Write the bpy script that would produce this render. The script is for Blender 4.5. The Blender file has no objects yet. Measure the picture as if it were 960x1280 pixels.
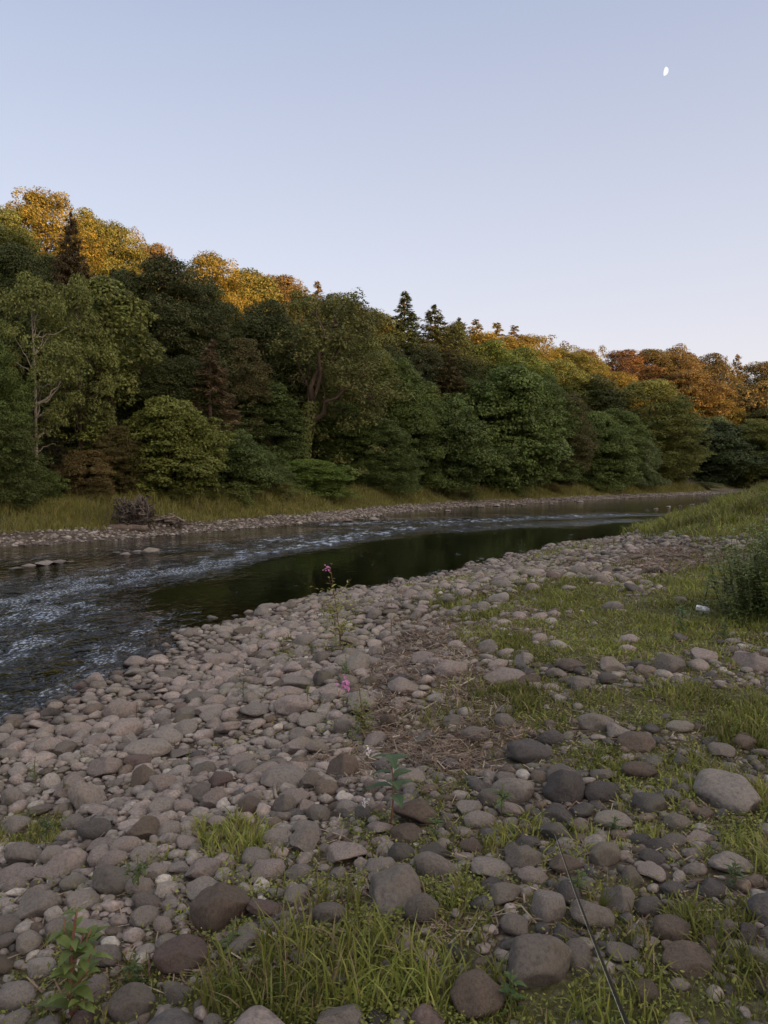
import bpy, bmesh, math, random
import numpy as np
from mathutils import Vector, Matrix

random.seed(7)
RNG = np.random.default_rng(11)
scn = bpy.context.scene
COL = scn.collection
PI = math.pi

# ------------------------------------------------------------------ camera
CAMZ = 2.3
F = 967.0
TH = math.atan(45.0 / F)
CT, ST = math.cos(TH), math.sin(TH)
cd = bpy.data.cameras.new("camera")
cam = bpy.data.objects.new("camera", cd); COL.objects.link(cam)
cam.location = (0, 0, CAMZ); cam.rotation_euler = (PI / 2 - TH, 0, 0)
cd.sensor_fit = 'VERTICAL'; cd.sensor_height = 24.0; cd.lens = 24.0 * F / 1280.0
cd.clip_start = 0.05; cd.clip_end = 9000
scn.camera = cam

def project(x, y, z):
    dz = z - CAMZ
    d = y * CT - dz * ST
    u = y * ST + dz * CT
    d = np.where(d > 0.05, d, 0.05)
    return 480 + F * x / d, 640 - F * u / d

def ray(px, py):
    v = 640.0 - py
    d = np.array([px - 480.0, F * CT + v * ST, -F * ST + v * CT])
    return d / np.linalg.norm(d)

# ------------------------------------------------------------------ noise
def _h(ix, iy, iz, seed):
    n = (ix.astype(np.int64) * 374761393 + iy.astype(np.int64) * 668265263 + iz.astype(np.int64) * 2147483647 + seed * 1442695041) & 0xffffffff
    n = ((n ^ (n >> 13)) * 1274126177) & 0xffffffff
    n = ((n ^ (n >> 15)) * 2246822519) & 0xffffffff
    return ((n ^ (n >> 16)) & 0xffffff) / float(0xffffff)

def noise3(x, y, z, seed=0):
    x = np.asarray(x, float); y = np.asarray(y, float) + 0 * x; z = np.asarray(z, float) + 0 * x
    x0, y0, z0 = np.floor(x), np.floor(y), np.floor(z)
    fx, fy, fz = x - x0, y - y0, z - z0
    fx, fy, fz = [f * f * (3 - 2 * f) for f in (fx, fy, fz)]
    r = 0
    for i in (0, 1):
        for j in (0, 1):
            for k in (0, 1):
                w = (fx if i else 1 - fx) * (fy if j else 1 - fy) * (fz if k else 1 - fz)
                r = r + w * _h(x0 + i, y0 + j, z0 + k, seed)
    return r * 2 - 1

def noise2(x, y, seed=0):
    return noise3(x, y, np.zeros_like(np.asarray(x, float)), seed)

def fbm(x, y, seed=0, oct=4):
    a, s, r = 1.0, 1.0, 0.0
    for i in range(oct):
        r = r + a * noise2(x * s, y * s, seed + i); a *= .5; s *= 2.03
    return r

def sstep(a, b, x):
    t = np.clip((x - a) / (b - a), 0, 1)
    return t * t * (3 - 2 * t)

# ------------------------------------------------------------------ river banks
NEAR = np.array([(-60, -90), (-22, -30), (-10, -8), (-5.2, 2), (-3.45, 6.2), (-3.35, 7.1), (-3.2, 8.0), (-2.95, 9.0), (-2.85, 9.8), (-3.1, 11.2), (-2.1, 13.5), (-.94, 15.1),
                 (.35, 16.7), (1.97, 19), (3.7, 22.2), (5.95, 26.2), (8.4, 28.9), (10.6, 31.6), (13.4, 39), (19.4, 49.4), (33, 74),
                 (52, 100), (85, 150), (130, 215), (210, 400), (900, 2200)], float)
FAR = np.array([(-110, -60), (-60, -12), (-30, 12), (-12.4, 25), (-9.5, 27.8), (-6.5, 33), (-2.1, 40), (1, 49), (7.5, 60), (15, 67), (27, 82), (45, 101),
                (70, 141), (110, 210), (185, 400), (850, 2250)], float)
NEARP = np.vstack([NEAR, [(4000, 2200), (4000, -4000), (-60, -4000)]])
FARP = np.vstack([FAR, [(850, 4500), (-4000, 4500), (-4000, -4000), (-110, -4000)]])

def polydist(x, y, P):
    d = np.full(x.shape, 1e9)
    for (ax, ay), (bx, by) in zip(P[:-1], P[1:]):
        vx, vy = bx - ax, by - ay
        t = np.clip(((x - ax) * vx + (y - ay) * vy) / (vx * vx + vy * vy), 0, 1)
        d = np.minimum(d, np.hypot(x - ax - t * vx, y - ay - t * vy))
    return d

def inside(x, y, P):
    c = np.zeros(x.shape, bool)
    Q = np.roll(P, -1, axis=0)
    for (ax, ay), (bx, by) in zip(P, Q):
        if ay == by: continue
        c ^= ((ay > y) != (by > y)) & (x < (bx - ax) * (y - ay) / (by - ay) + ax)
    return c

def banks(x, y):
    x = np.asarray(x, float); y = np.asarray(y, float)
    wob = .28 * noise2(x * .9, y * .9, 91) + .12 * noise2(x * 2.7, y * 2.7, 92)
    dn = polydist(x, y, NEAR); dn = np.where(inside(x, y, NEARP), dn, -dn) + wob
    df = polydist(x, y, FAR); df = np.where(inside(x, y, FARP), df, -df) + wob * 1.6
    return dn, df

SUN_AZ = math.radians(128.0)   # clockwise from +Y (view direction)
SUN_EL = math.radians(4.0)
UX, UY = math.sin(SUN_AZ), math.cos(SUN_AZ)

def height(x, y, micro=True):
    x = np.asarray(x, float); y = np.asarray(y, float)
    dn, df = banks(x, y)
    # near side
    zn = .72 * sstep(0, 5.5, dn) + .012 * np.clip(dn - 5, 0, 30)
    b = 1.12 * np.exp(-(((x - 23.3) / 7.0) ** 2 + ((y - 37) / 9.0) ** 2) ** 1.2)
    b = b + 1.3 * np.exp(-(((x - 13.5) / 5.0) ** 2 + ((y - 18) / 9.0) ** 2) ** 1.2)
    b = b + .55 * np.exp(-(((x - 8.4) / 2.6) ** 2 + ((y - 12) / 5.0) ** 2) ** 1.3)
    zn = zn + b * sstep(0, 3, dn)
    # the valley's other side, behind and to the right of the viewer
    p = x * UX + y * UY; t = x * -UY + y * UX
    crest = (28.6 - .055 * t + 1.2 * noise2(t / 17, t * 0, 5) + .6 * noise2(t / 5, t * 0, 6)) * sstep(-330, -160, t) * (1 - sstep(235, 330, t))
    zn = zn + crest * sstep(45, 120, p) * (1 - .4 * sstep(122, 400, p))
    if micro:
        zn = zn + (.05 * noise2(x * .8, y * .8, 3) + .02 * noise2(x * 3, y * 3, 4)) * sstep(0, 1.5, dn)
    # far side
    zf = .30 * sstep(0, 2.6, df) + .75 * sstep(2.6, 5.0, df) + 10.8 * (np.clip(df - 7, 0, 25) / 25) + .05 * np.clip(df - 32, 0, 200)
    zf = zf + .35 * noise2(x * .15, y * .15, 8) * sstep(5, 12, df)
    if micro:
        zf = zf + .05 * noise2(x * .9, y * .9, 9) * sstep(0, 1, df)
    m = np.maximum(dn, df)
    bed = -.03 - .62 * sstep(0, 3.2, -m) + .05 * noise2(x * .7, y * .7, 10) * sstep(0, 2, -m)
    return np.where(dn > 0, zn, np.where(df > 0, zf, bed))

def hz(x, y): return float(height(np.array([x]), np.array([y]))[0])

def ground_at(px, py, zoff=0.0):
    """where the ground lies along one line of sight"""
    r = ray(px, py)
    ts = 1.5 * 1.004 ** np.arange(1400)
    X, Y, Z = r[0] * ts, r[1] * ts, CAMZ + r[2] * ts
    G = np.maximum(height(X, Y), 0.0) + zoff
    k = int(np.argmax(Z <= G))
    if Z[k] > G[k]: k = len(ts) - 1
    return float(X[k]), float(Y[k]), float(G[k])

# ------------------------------------------------------------------ vegetation patches on the near bank
# (px, py, rx, ry, strength, grass height in m)
GRASS = [(740, 790, 150, 52, .95, .06), (900, 745, 80, 60, .85, .08), (880, 652, 105, 20, .95, .13), (945, 630, 60, 42, 1, .18), (700, 738, 60, 18, .6, .05),
         (612, 885, 85, 24, 1, .09), (860, 880, 120, 28, .6, .06), (620, 775, 45, 11, .7, .07), (560, 752, 28, 11, .5, .07), (385, 1228, 150, 62, 1, .16),
         (450, 1150, 60, 35, .6, .13), (285, 1052, 55, 26, .65, .08), (45, 1042, 45, 22, .6, .05), (110, 1230, 120, 55, .55, .07), (720, 1255, 230, 50, .6, .11),
         (900, 1240, 80, 50, .5, .08), (560, 1160, 60, 60, .5, .10), (890, 1150, 70, 35, .5, .08), (945, 1050, 50, 45, .6, .10), (735, 945, 50, 18, .5, .06),
         (560, 1000, 50, 40, .45, .07), (645, 1120, 60, 28, .4, .08), (350, 880, 30, 13, .3, .05), (425, 775, 30, 20, .4, .06), (365, 812, 40, 13, .45, .05),
         (690, 900, 60, 14, .5, .06), (750, 875, 40, 14, .8, .10), (880, 835, 90, 26, .45, .05), (780, 930, 200, 40, .38, .05), (860, 1020, 120, 50, .40, .06), (760, 860, 120, 30, .4, .05), (600, 1060, 160, 60, .32, .06), (760, 1150, 130, 60, .33, .07), (350, 1090, 100, 40, .30, .06), (250, 1180, 100, 50, .30, .06), (640, 730, 90, 30, .28, .05), (330, 960, 40, 20, .25, .05), (800, 985, 60, 20, .4, .05), (930, 890, 60, 40, .6, .08),
         (180, 1100, 50, 25, .3, .05), (670, 1040, 70, 30, .35, .06), (500, 1090, 80, 30, .35, .07), (240, 1240, 30, 30, .5, .06), (620, 725, 40, 12, .25, .05), (700, 690, 60, 12, .2, .05),(860,950,80,25,.35,.05)]
LITTER = [(530, 885, 72, 85, 1), (522, 802, 48, 36, .8), (838, 698, 58, 19, .95), (590, 950, 50, 30, .8), (660, 780, 30, 15, .5), (440, 960, 50, 25, .5), (450, 860, 40, 25, .5), (420, 1060, 25, 12, .5)]

def masks(x, y, z=None):
    if z is None: z = .7
    px, py = project(x, y, z)
    w = 1 + .65 * noise2(x * 1.3, y * 1.3, 21) + .5 * noise2(x * 4, y * 4, 22) + .35 * noise2(x * 9, y * 9, 23)
    g = np.zeros_like(px); gh = np.zeros_like(px) + .05; l = np.zeros_like(px)
    for cx, cy, rx, ry, s, h in GRASS:
        q = ((px - cx) / rx) ** 2 + ((py - cy) / ry) ** 2
        m = min(1, s * 1.25) * (1 - sstep(.55, 1.6, q * w))
        gh = np.where(m > g, h, gh); g = np.maximum(g, m)
    for cx, cy, rx, ry, s in LITTER:
        q = ((px - cx) / rx) ** 2 + ((py - cy) / ry) ** 2
        l = np.maximum(l, s * (1 - sstep(.5, 1.2, q * w)))
    # the bank outside the frame: grassy on the right, behind the camera
    out = (y < 1.9) | (px > 985) | (px < -40)
    dn = polydist(np.asarray(x, float), np.asarray(y, float), NEAR)
    g = np.where(out, np.clip(.25 + .9 * noise2(x * .4, y * .4, 30) + .04 * dn, 0, 1) * (dn > 3), g)
    g = g * (1 - .85 * l)
    return g, gh, l

# ------------------------------------------------------------------ mesh helpers
def mesh_np(name, V, faces, col=None, smooth=False, mats=(), fmat=None, extra=None):
    """faces: list of int arrays (n,k)"""
    me = bpy.data.meshes.new(name)
    V = np.asarray(V, np.float32)
    me.vertices.add(len(V)); me.vertices.foreach_set('co', V.ravel())
    faces = [np.asarray(f, np.int32) for f in faces if len(f)]
    nl = sum(f.size for f in faces); npoly = sum(len(f) for f in faces)
    me.loops.add(nl); me.polygons.add(npoly)
    me.loops.foreach_set('vertex_index', np.concatenate([f.ravel() for f in faces]))
    tot = np.concatenate([np.full(len(f), f.shape[1], np.int32) for f in faces])
    st = np.concatenate([[0], np.cumsum(tot)[:-1]]).astype(np.int32)
    me.polygons.foreach_set('loop_start', st)
    me.polygons.foreach_set('loop_total', tot)
    me.polygons.foreach_set('use_smooth', np.full(npoly, smooth, bool))
    if fmat is not None: me.polygons.foreach_set('material_index', np.asarray(fmat, np.int32))
    for m in mats: me.materials.append(m)
    me.update(calc_edges=True)
    if col is not None:
        a = me.attributes.new('col', 'FLOAT_COLOR', 'POINT')
        c = np.ones((len(V), 4), np.float32); c[:, :col.shape[1]] = col
        a.data.foreach_set('color', c.ravel())
    if extra:
        for k, v in extra.items():
            a = me.attributes.new(k, 'FLOAT', 'POINT'); a.data.foreach_set('value', np.asarray(v, np.float32))
    return me

def link(name, data, parent=None, loc=None, **props):
    o = bpy.data.objects.new(name, data); COL.objects.link(o)
    if parent is not None: o.parent = parent
    if loc is not None: o.location = loc
    for k, v in props.items():
        if v is not None: o[k] = v
    return o

def thing(name, label, cat, loc=(0, 0, 0), rz=0, group=None, data=None):
    o = link(name, data, loc=loc, label=label, category=cat, group=group)
    o.rotation_euler = (0, 0, rz)
    return o

class MB:
    """collects pieces of one part"""
    def __init__(s): s.V = []; s.F = {}; s.n = 0; s.C = []
    def add(s, V, faces, col=(1, 1, 1)):
        V = np.asarray(V, float).reshape(-1, 3)
        for f in faces:
            f = np.asarray(f)
            if len(f): s.F.setdefault(f.shape[1], []).append(f + s.n)
        s.V.append(V); s.n += len(V)
        c = np.asarray(col, float)
        s.C.append(np.tile(c, (len(V), 1)) if c.ndim == 1 else c)
    def mesh(s, name, mats=(), smooth=True):
        return mesh_np(name, np.vstack(s.V), [np.vstack(v) for v in s.F.values()], np.vstack(s.C), smooth, mats)

def tube(path, rad, k=6, cap=True):
    path = np.asarray(path, float); n = len(path)
    rad = np.broadcast_to(np.asarray(rad, float), (n,))
    T = np.gradient(path, axis=0); T /= np.linalg.norm(T, axis=1)[:, None] + 1e-9
    ref = np.array([0, 0, 1.0]) if abs(T[0][2]) < .9 else np.array([1.0, 0, 0])
    V = []
    for i in range(n):
        a = np.cross(T[i], ref); a /= np.linalg.norm(a) + 1e-9
        b = np.cross(T[i], a); ref = np.cross(a, T[i]); 
        an = np.arange(k) * 2 * PI / k
        V.append(path[i] + rad[i] * (np.cos(an)[:, None] * a + np.sin(an)[:, None] * b))
    V = np.vstack(V)
    i, j = np.meshgrid(np.arange(n - 1), np.arange(k), indexing='ij'); i = i.ravel(); j = j.ravel(); j2 = (j + 1) % k
    Q = np.stack([i * k + j, i * k + j2, (i + 1) * k + j2, (i + 1) * k + j], 1)
    fs = [Q]
    if cap:
        c0 = len(V); V = np.vstack([V, path[:1], path[-1:]])
        jj = np.arange(k); j2 = (jj + 1) % k
        fs.append(np.vstack([np.stack([np.full(k, c0), j2, jj], 1), np.stack([np.full(k, c0 + 1), (n - 1) * k + jj, (n - 1) * k + j2], 1)]))
    return V, fs

def curve(p0, p1, bend, n=8, jit=0.0, rng=RNG):
    t = np.linspace(0, 1, n)[:, None]
    p0, p1, bend = map(lambda a: np.asarray(a, float), (p0, p1, bend))
    P = p0 * (1 - t) + p1 * t + bend * (4 * t * (1 - t))
    if jit: P[1:-1] += rng.normal(0, jit, (n - 2, 3))
    return P

def unit(v): return v / (np.linalg.norm(v, axis=-1, keepdims=True) + 1e-9)

def leaf_cards(P, N, L, W, rng, tang=None):
    """diamond leaves; returns V (4n,3), F (n,4)"""
    n = len(P)
    if tang is None: tang = rng.normal(size=(n, 3))
    t = unit(tang - N * np.sum(tang * N, 1, keepdims=True))
    b = np.cross(N, t)
    L = np.asarray(L).reshape(-1, 1) * np.ones((n, 1)); W = np.asarray(W).reshape(-1, 1) * np.ones((n, 1))
    V = np.stack([P - t * L / 2, P + b * W / 2 - N * L * .06, P + t * L / 2, P - b * W / 2 - N * L * .06], 1).reshape(-1, 3)
    return V, np.arange(4 * n).reshape(n, 4)

# ------------------------------------------------------------------ materials
def mat(name):
    m = bpy.data.materials.new(name); m.use_nodes = True
    nt = m.node_tree; nt.nodes.clear()
    return m, nt, nt.nodes, nt.links
def N_(nt, t, **kw):
    n = nt.nodes.new(t)
    for k, v in kw.items(): setattr(n, k, v)
    return n
def mixc(nt, mode, fac, a, b):
    n = N_(nt, 'ShaderNodeMix', data_type='RGBA', blend_type=mode)
    def put(s, v):
        if hasattr(v, 'type') or isinstance(v, bpy.types.NodeSocket): nt.links.new(v, s)
        elif isinstance(v, (int, float)): s.default_value = v
        else: s.default_value = (*v, 1)
    put(n.inputs[0], fac); put(n.inputs[6], a); put(n.inputs[7], b)
    return n.outputs[2]
def math_(nt, op, a, b=None, c=None, clamp=False):
    n = N_(nt, 'ShaderNodeMath', operation=op, use_clamp=clamp)
    for i, v in enumerate((a, b, c)):
        if v is None: continue
        if isinstance(v, (int, float)): n.inputs[i].default_value = v
        else: nt.links.new(v, n.inputs[i])
    return n.outputs[0]
def noise_(nt, scale, detail=4, rough=.55, vec=None, dist=0):
    n = N_(nt, 'ShaderNodeTexNoise'); n.inputs['Scale'].default_value = scale; n.inputs['Detail'].default_value = detail
    n.inputs['Roughness'].default_value = rough; n.inputs['Distortion'].default_value = dist
    if vec is not None: nt.links.new(vec, n.inputs['Vector'])
    return n.outputs['Fac']
def ramp_(nt, fac, stops):
    n = N_(nt, 'ShaderNodeValToRGB'); nt.links.new(fac, n.inputs[0])
    e = n.color_ramp.elements
    while len(e) < len(stops): e.new(.5)
    for el, (p, c) in zip(e, stops): el.position = p; el.color = (*c, 1) if len(c) == 3 else c
    return n.outputs[0]
def attr_(nt, name, t='GEOMETRY'):
    return N_(nt, 'ShaderNodeAttribute', attribute_name=name, attribute_type=t)
def finish(nt, bsdf):
    o = N_(nt, 'ShaderNodeOutputMaterial'); nt.links.new(bsdf, o.inputs[0])
def princ(nt, col, rough=.7, spec=.3, normal=None):
    p = N_(nt, 'ShaderNodeBsdfPrincipled')
    if isinstance(col, bpy.types.NodeSocket): nt.links.new(col, p.inputs['Base Color'])
    else: p.inputs['Base Color'].default_value = (*col, 1)
    if isinstance(rough, bpy.types.NodeSocket): nt.links.new(rough, p.inputs['Roughness'])
    else: p.inputs['Roughness'].default_value = rough
    p.inputs['Specular IOR Level'].default_value = spec
    if normal is not None: nt.links.new(normal, p.inputs['Normal'])
    return p.outputs[0]
def bump_(nt, h, strength=.5, dist=.02):
    b = N_(nt, 'ShaderNodeBump'); b.inputs['Strength'].default_value = strength if not isinstance(strength, bpy.types.NodeSocket) else 1
    if isinstance(strength, bpy.types.NodeSocket): nt.links.new(strength, b.inputs['Strength'])
    b.inputs['Distance'].default_value = dist; nt.links.new(h, b.inputs['Height'])
    return b.outputs[0]
def pos_(nt):
    return N_(nt, 'ShaderNodeNewGeometry').outputs['Position']
def objco_(nt):
    return N_(nt, 'ShaderNodeTexCoord').outputs['Object']

def leaf_material(name, base=None, trans=.3, rough=.55):
    """vertex tint times the colour given on the object (or BASE)"""
    m, nt, no, li = mat(name)
    a = attr_(nt, 'col').outputs['Color']
    if base is None: b = N_(nt, 'ShaderNodeObjectInfo').outputs['Color']
    else: b = base
    c = mixc(nt, 'MULTIPLY', 1.0, a, b)
    p = princ(nt, c, rough, .25)
    t = N_(nt, 'ShaderNodeBsdfTranslucent'); li.new(c, t.inputs[0])
    mx = N_(nt, 'ShaderNodeMixShader'); mx.inputs[0].default_value = trans
    li.new(p, mx.inputs[1]); li.new(t.outputs[0], mx.inputs[2])
    finish(nt, mx.outputs[0]); return m
M_LEAF = leaf_material('tree leaves')
M_GRASS = leaf_material('grass blades', (1, 1, 1), .25, .5)
M_HERB = leaf_material('herb leaves', (1, 1, 1), .2, .45)

def bark_material(name, c1, c2, scale=6):
    m, nt, no, li = mat(name)
    mp = N_(nt, 'ShaderNodeMapping'); mp.inputs['Scale'].default_value = (1, 1, .25); li.new(objco_(nt), mp.inputs[0])
    n = noise_(nt, scale, 6, .65, mp.outputs[0])
    c = ramp_(nt, n, [(.3, c1), (.7, c2)])
    c = mixc(nt, 'MULTIPLY', 1, c, attr_(nt, 'col').outputs['Color'])
    finish(nt, princ(nt, c, .85, .15, bump_(nt, n, .8, .03))); return m
M_BARK = bark_material('brown bark', (.05, .035, .024), (.12, .085, .06))
M_BARKPALE = bark_material('pale bark', (.16, .13, .09), (.36, .31, .24))
M_WOOD = bark_material('weathered driftwood', (.10, .08, .065), (.26, .215, .18), 14)

def stone_material(name, from_object):
    m, nt, no, li = mat(name)
    if from_object: b = N_(nt, 'ShaderNodeObjectInfo').outputs['Color']; v = objco_(nt)
    else: b = attr_(nt, 'col').outputs['Color']; v = pos_(nt)
    n1 = noise_(nt, 9, 5, .6, v); n2 = noise_(nt, 60, 4, .7, v); n3 = noise_(nt, 3.0, 3, .5, pos_(nt))
    c = mixc(nt, 'MULTIPLY', 1, b, ramp_(nt, n1, [(.25, (.58, .56, .53)), (.5, (1, 1, 1)), (.78, (1.28, 1.24, 1.18))]))
    c = mixc(nt, 'MULTIPLY', 1, c, ramp_(nt, n2, [(.3, (.62, .62, .62)), (.5, (1, 1, 1)), (.75, (1.45, 1.42, 1.36))]))
    # dried silt and lichen on some
    lich = ramp_(nt, n3, [(.56, (0, 0, 0)), (.7, (1, 1, 1))])
    c = mixc(nt, 'MIX', math_(nt, 'MULTIPLY', lich, .35), c, (.17, .16, .105))
    sz = N_(nt, 'ShaderNodeSeparateXYZ'); li.new(pos_(nt), sz.inputs[0])
    wet = ramp_(nt, math_(nt, 'ADD', sz.outputs[2], math_(nt, 'MULTIPLY', n3, .06)), [(.035, (1, 1, 1)), (.085, (0, 0, 0))])
    c = mixc(nt, 'MIX', wet, c, mixc(nt, 'MULTIPLY', 1, c, (.32, .30, .27)))
    h = math_(nt, 'ADD', math_(nt, 'MULTIPLY', n1, .6), math_(nt, 'MULTIPLY', n2, .4))
    finish(nt, princ(nt, c, math_(nt, 'SUBTRACT', .78, math_(nt, 'MULTIPLY', wet, .5)), .28, bump_(nt, h, .8, .02))); return m
M_STONE = stone_material('river stone', True)
M_PEBBLE = stone_material('river pebbles', False)

def plain(name, col, rough=.5, spec=.4, metal=0, nscale=40, amt=.15):
    m, nt, no, li = mat(name)
    n = noise_(nt, nscale, 3, .6, objco_(nt))
    c = mixc(nt, 'MULTIPLY', 1, col, ramp_(nt, n, [(.3, (1 - amt,) * 3), (.7, (1 + amt,) * 3)]))
    p = N_(nt, 'ShaderNodeBsdfPrincipled'); li.new(c, p.inputs['Base Color']); p.inputs['Roughness'].default_value = rough
    p.inputs['Specular IOR Level'].default_value = spec; p.inputs['Metallic'].default_value = metal
    finish(nt, p.outputs[0]); return m

# ground
def ground_material():
    m, nt, no, li = mat('river bank soil')
    P = pos_(nt)
    gr = attr_(nt, 'grassy').outputs['Fac']; li_ = attr_(nt, 'littered').outputs['Fac']; fo = attr_(nt, 'forest').outputs['Fac']; be = attr_(nt, 'bed').outputs['Fac']
    n1 = noise_(nt, 2.2, 6, .6, P); n2 = noise_(nt, 28, 5, .7, P); n3 = noise_(nt, 150, 3, .6, P)
    vor = N_(nt, 'ShaderNodeTexVoronoi'); vor.inputs['Scale'].default_value = 38; li.new(P, vor.inputs['Vector'])
    vd = vor.outputs['Distance']; vc = vor.outputs['Color']
    sep = N_(nt, 'ShaderNodeSeparateColor'); li.new(vc, sep.inputs[0])
    grav = ramp_(nt, sep.outputs[0], [(0, (.13, .11, .095)), (.5, (.20, .17, .15)), (1, (.32, .285, .26))])
    grav = mixc(nt, 'MULTIPLY', ramp_(nt, vd, [(.25, (0, 0, 0)), (.6, (1, 1, 1))]), grav, (.35, .32, .3))
    soil = ramp_(nt, n2, [(.3, (.045, .034, .026)), (.7, (.11, .085, .065))])
    c = mixc(nt, 'MIX', ramp_(nt, n1, [(.42, (0, 0, 0)), (.55, (1, 1, 1))]), grav, soil)
    gcol = ramp_(nt, n2, [(.3, (.05, .055, .018)), (.7, (.12, .115, .04))])
    c = mixc(nt, 'MIX', gr, c, gcol)
    c = mixc(nt, 'MIX', li_, c, ramp_(nt, n2, [(.3, (.10, .072, .052)), (.7, (.21, .155, .115))]))
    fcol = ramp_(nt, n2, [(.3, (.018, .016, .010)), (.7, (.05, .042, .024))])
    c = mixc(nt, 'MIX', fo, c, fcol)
    c = mixc(nt, 'MIX', be, c, ramp_(nt, sep.outputs[1], [(0, (.03, .024, .016)), (1, (.09, .07, .045))]))
    h = math_(nt, 'ADD', math_(nt, 'MULTIPLY', vd, -.7), math_(nt, 'ADD', n2, math_(nt, 'MULTIPLY', n3, .3)))
    finish(nt, princ(nt, c, .9, .2, bump_(nt, h, .7, .03))); return m
M_GROUND = ground_material()

# ------------------------------------------------------------------ world and sun
w = bpy.data.worlds.new("World"); scn.world = w; w.use_nodes = True
nt = w.node_tree; nt.nodes.clear()
sky = nt.nodes.new('ShaderNodeTexSky'); sky.sky_type = 'NISHITA'; sky.sun_disc = False
sky.sun_elevation = SUN_EL; sky.sun_rotation = SUN_AZ
sky.altitude = 100; sky.air_density = 1.0; sky.dust_density = .6; sky.ozone_density = 2.5
# clear dusk: the scattering sky plus the pale lavender glow that fills the whole dome after the sun has left the valley floor
EXPOSURE = 1.6
KS = 1.0 / (.15 * 2 ** EXPOSURE)
tc = nt.nodes.new('ShaderNodeTexCoord'); sx = nt.nodes.new('ShaderNodeSeparateXYZ'); nt.links.new(tc.outputs['Generated'], sx.inputs[0])
glow = ramp_(nt, sx.outputs[2], [(0, (.81, .70, .71)), (.10, (.765, .69, .725)), (.26, (.63, .615, .69)), (.53, (.41, .445, .575)), (.8, (.58, .60, .62)), (1, (.66, .66, .62))])
gm = nt.nodes.new('ShaderNodeVectorMath'); gm.operation = 'SCALE'; gm.inputs[3].default_value = KS; nt.links.new(glow, gm.inputs[0])
sm = nt.nodes.new('ShaderNodeVectorMath'); sm.operation = 'SCALE'; sm.inputs[3].default_value = .20; nt.links.new(sky.outputs[0], sm.inputs[0])
ad = nt.nodes.new('ShaderNodeVectorMath'); ad.operation = 'ADD'; nt.links.new(gm.outputs[0], ad.inputs[0]); nt.links.new(sm.outputs[0], ad.inputs[1])
# afterglow round the sunset point, out of view, added as warm fill light
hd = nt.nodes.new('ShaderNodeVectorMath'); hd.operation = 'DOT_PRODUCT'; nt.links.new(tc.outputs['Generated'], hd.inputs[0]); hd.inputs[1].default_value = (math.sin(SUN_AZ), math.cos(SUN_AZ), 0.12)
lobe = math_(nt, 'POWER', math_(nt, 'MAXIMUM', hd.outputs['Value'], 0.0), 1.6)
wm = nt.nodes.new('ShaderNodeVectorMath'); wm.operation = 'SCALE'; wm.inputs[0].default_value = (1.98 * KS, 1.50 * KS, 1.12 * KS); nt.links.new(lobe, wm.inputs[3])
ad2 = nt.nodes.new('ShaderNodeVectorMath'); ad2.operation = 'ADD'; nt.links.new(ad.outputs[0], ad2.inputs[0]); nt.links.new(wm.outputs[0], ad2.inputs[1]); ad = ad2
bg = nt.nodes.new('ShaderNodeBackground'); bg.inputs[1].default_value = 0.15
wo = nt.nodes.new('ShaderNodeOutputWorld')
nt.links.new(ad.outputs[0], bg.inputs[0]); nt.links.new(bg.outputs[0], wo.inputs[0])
sl = bpy.data.lights.new('sun', 'SUN'); sl.energy = 3.3; sl.angle = math.radians(.55); sl.color = (1, .60, .27)
so = bpy.data.objects.new('sun', sl); COL.objects.link(so)
SDIR = Vector((math.sin(SUN_AZ) * math.cos(SUN_EL), math.cos(SUN_AZ) * math.cos(SUN_EL), math.sin(SUN_EL)))
so.rotation_euler = SDIR.to_track_quat('Z', 'Y').to_euler()
scn.view_settings.view_transform = 'Standard'; scn.view_settings.look = 'None'; scn.view_settings.gamma = 1
scn.view_settings.exposure = EXPOSURE

# moon: the sunlit half of a sphere, far away
def moon():
    r = ray(831, 89); D = 4000.0; c = Vector(r) * D + Vector((0, 0, CAMZ))
    R = 4.0 / F * D
    # lit half faces the sun; real moonlit limb turned a little away from the viewer
    right = Vector((1, 0, 0)); up = Vector((0, ST, CT)); fw = Vector((0, CT, -ST))
    s = (right * .995 - fw * .02 - up * .06).normalized()
    bm = bmesh.new(); bmesh.ops.create_uvsphere(bm, u_segments=48, v_segments=32, radius=R)
    geom = bm.verts[:] + bm.edges[:] + bm.faces[:]
    res = bmesh.ops.bisect_plane(bm, geom=geom, plane_co=(0, 0, 0), plane_no=s, clear_inner=True)
    ed = [e for e in bm.edges if e.is_boundary]
    bmesh.ops.holes_fill(bm, edges=ed)
    for v_ in bm.verts: v_.co.x *= .9
    me = bpy.data.meshes.new('moon'); bm.to_mesh(me); bm.free()
    for p in me.polygons: p.use_smooth = True
    m, nt, no, li = mat('moon')
    n = noise_(nt, .09, 4, .6, objco_(nt))
    e = N_(nt, 'ShaderNodeEmission'); li.new(ramp_(nt, n, [(.35, (.78, .78, .8)), (.6, (1, .99, .97))]), e.inputs[0]); e.inputs[1].default_value = .38
    finish(nt, e.outputs[0]); me.materials.append(m)
    o = thing('moon', 'small white half moon in the clear evening sky', 'moon', c, data=me)
moon()

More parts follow.
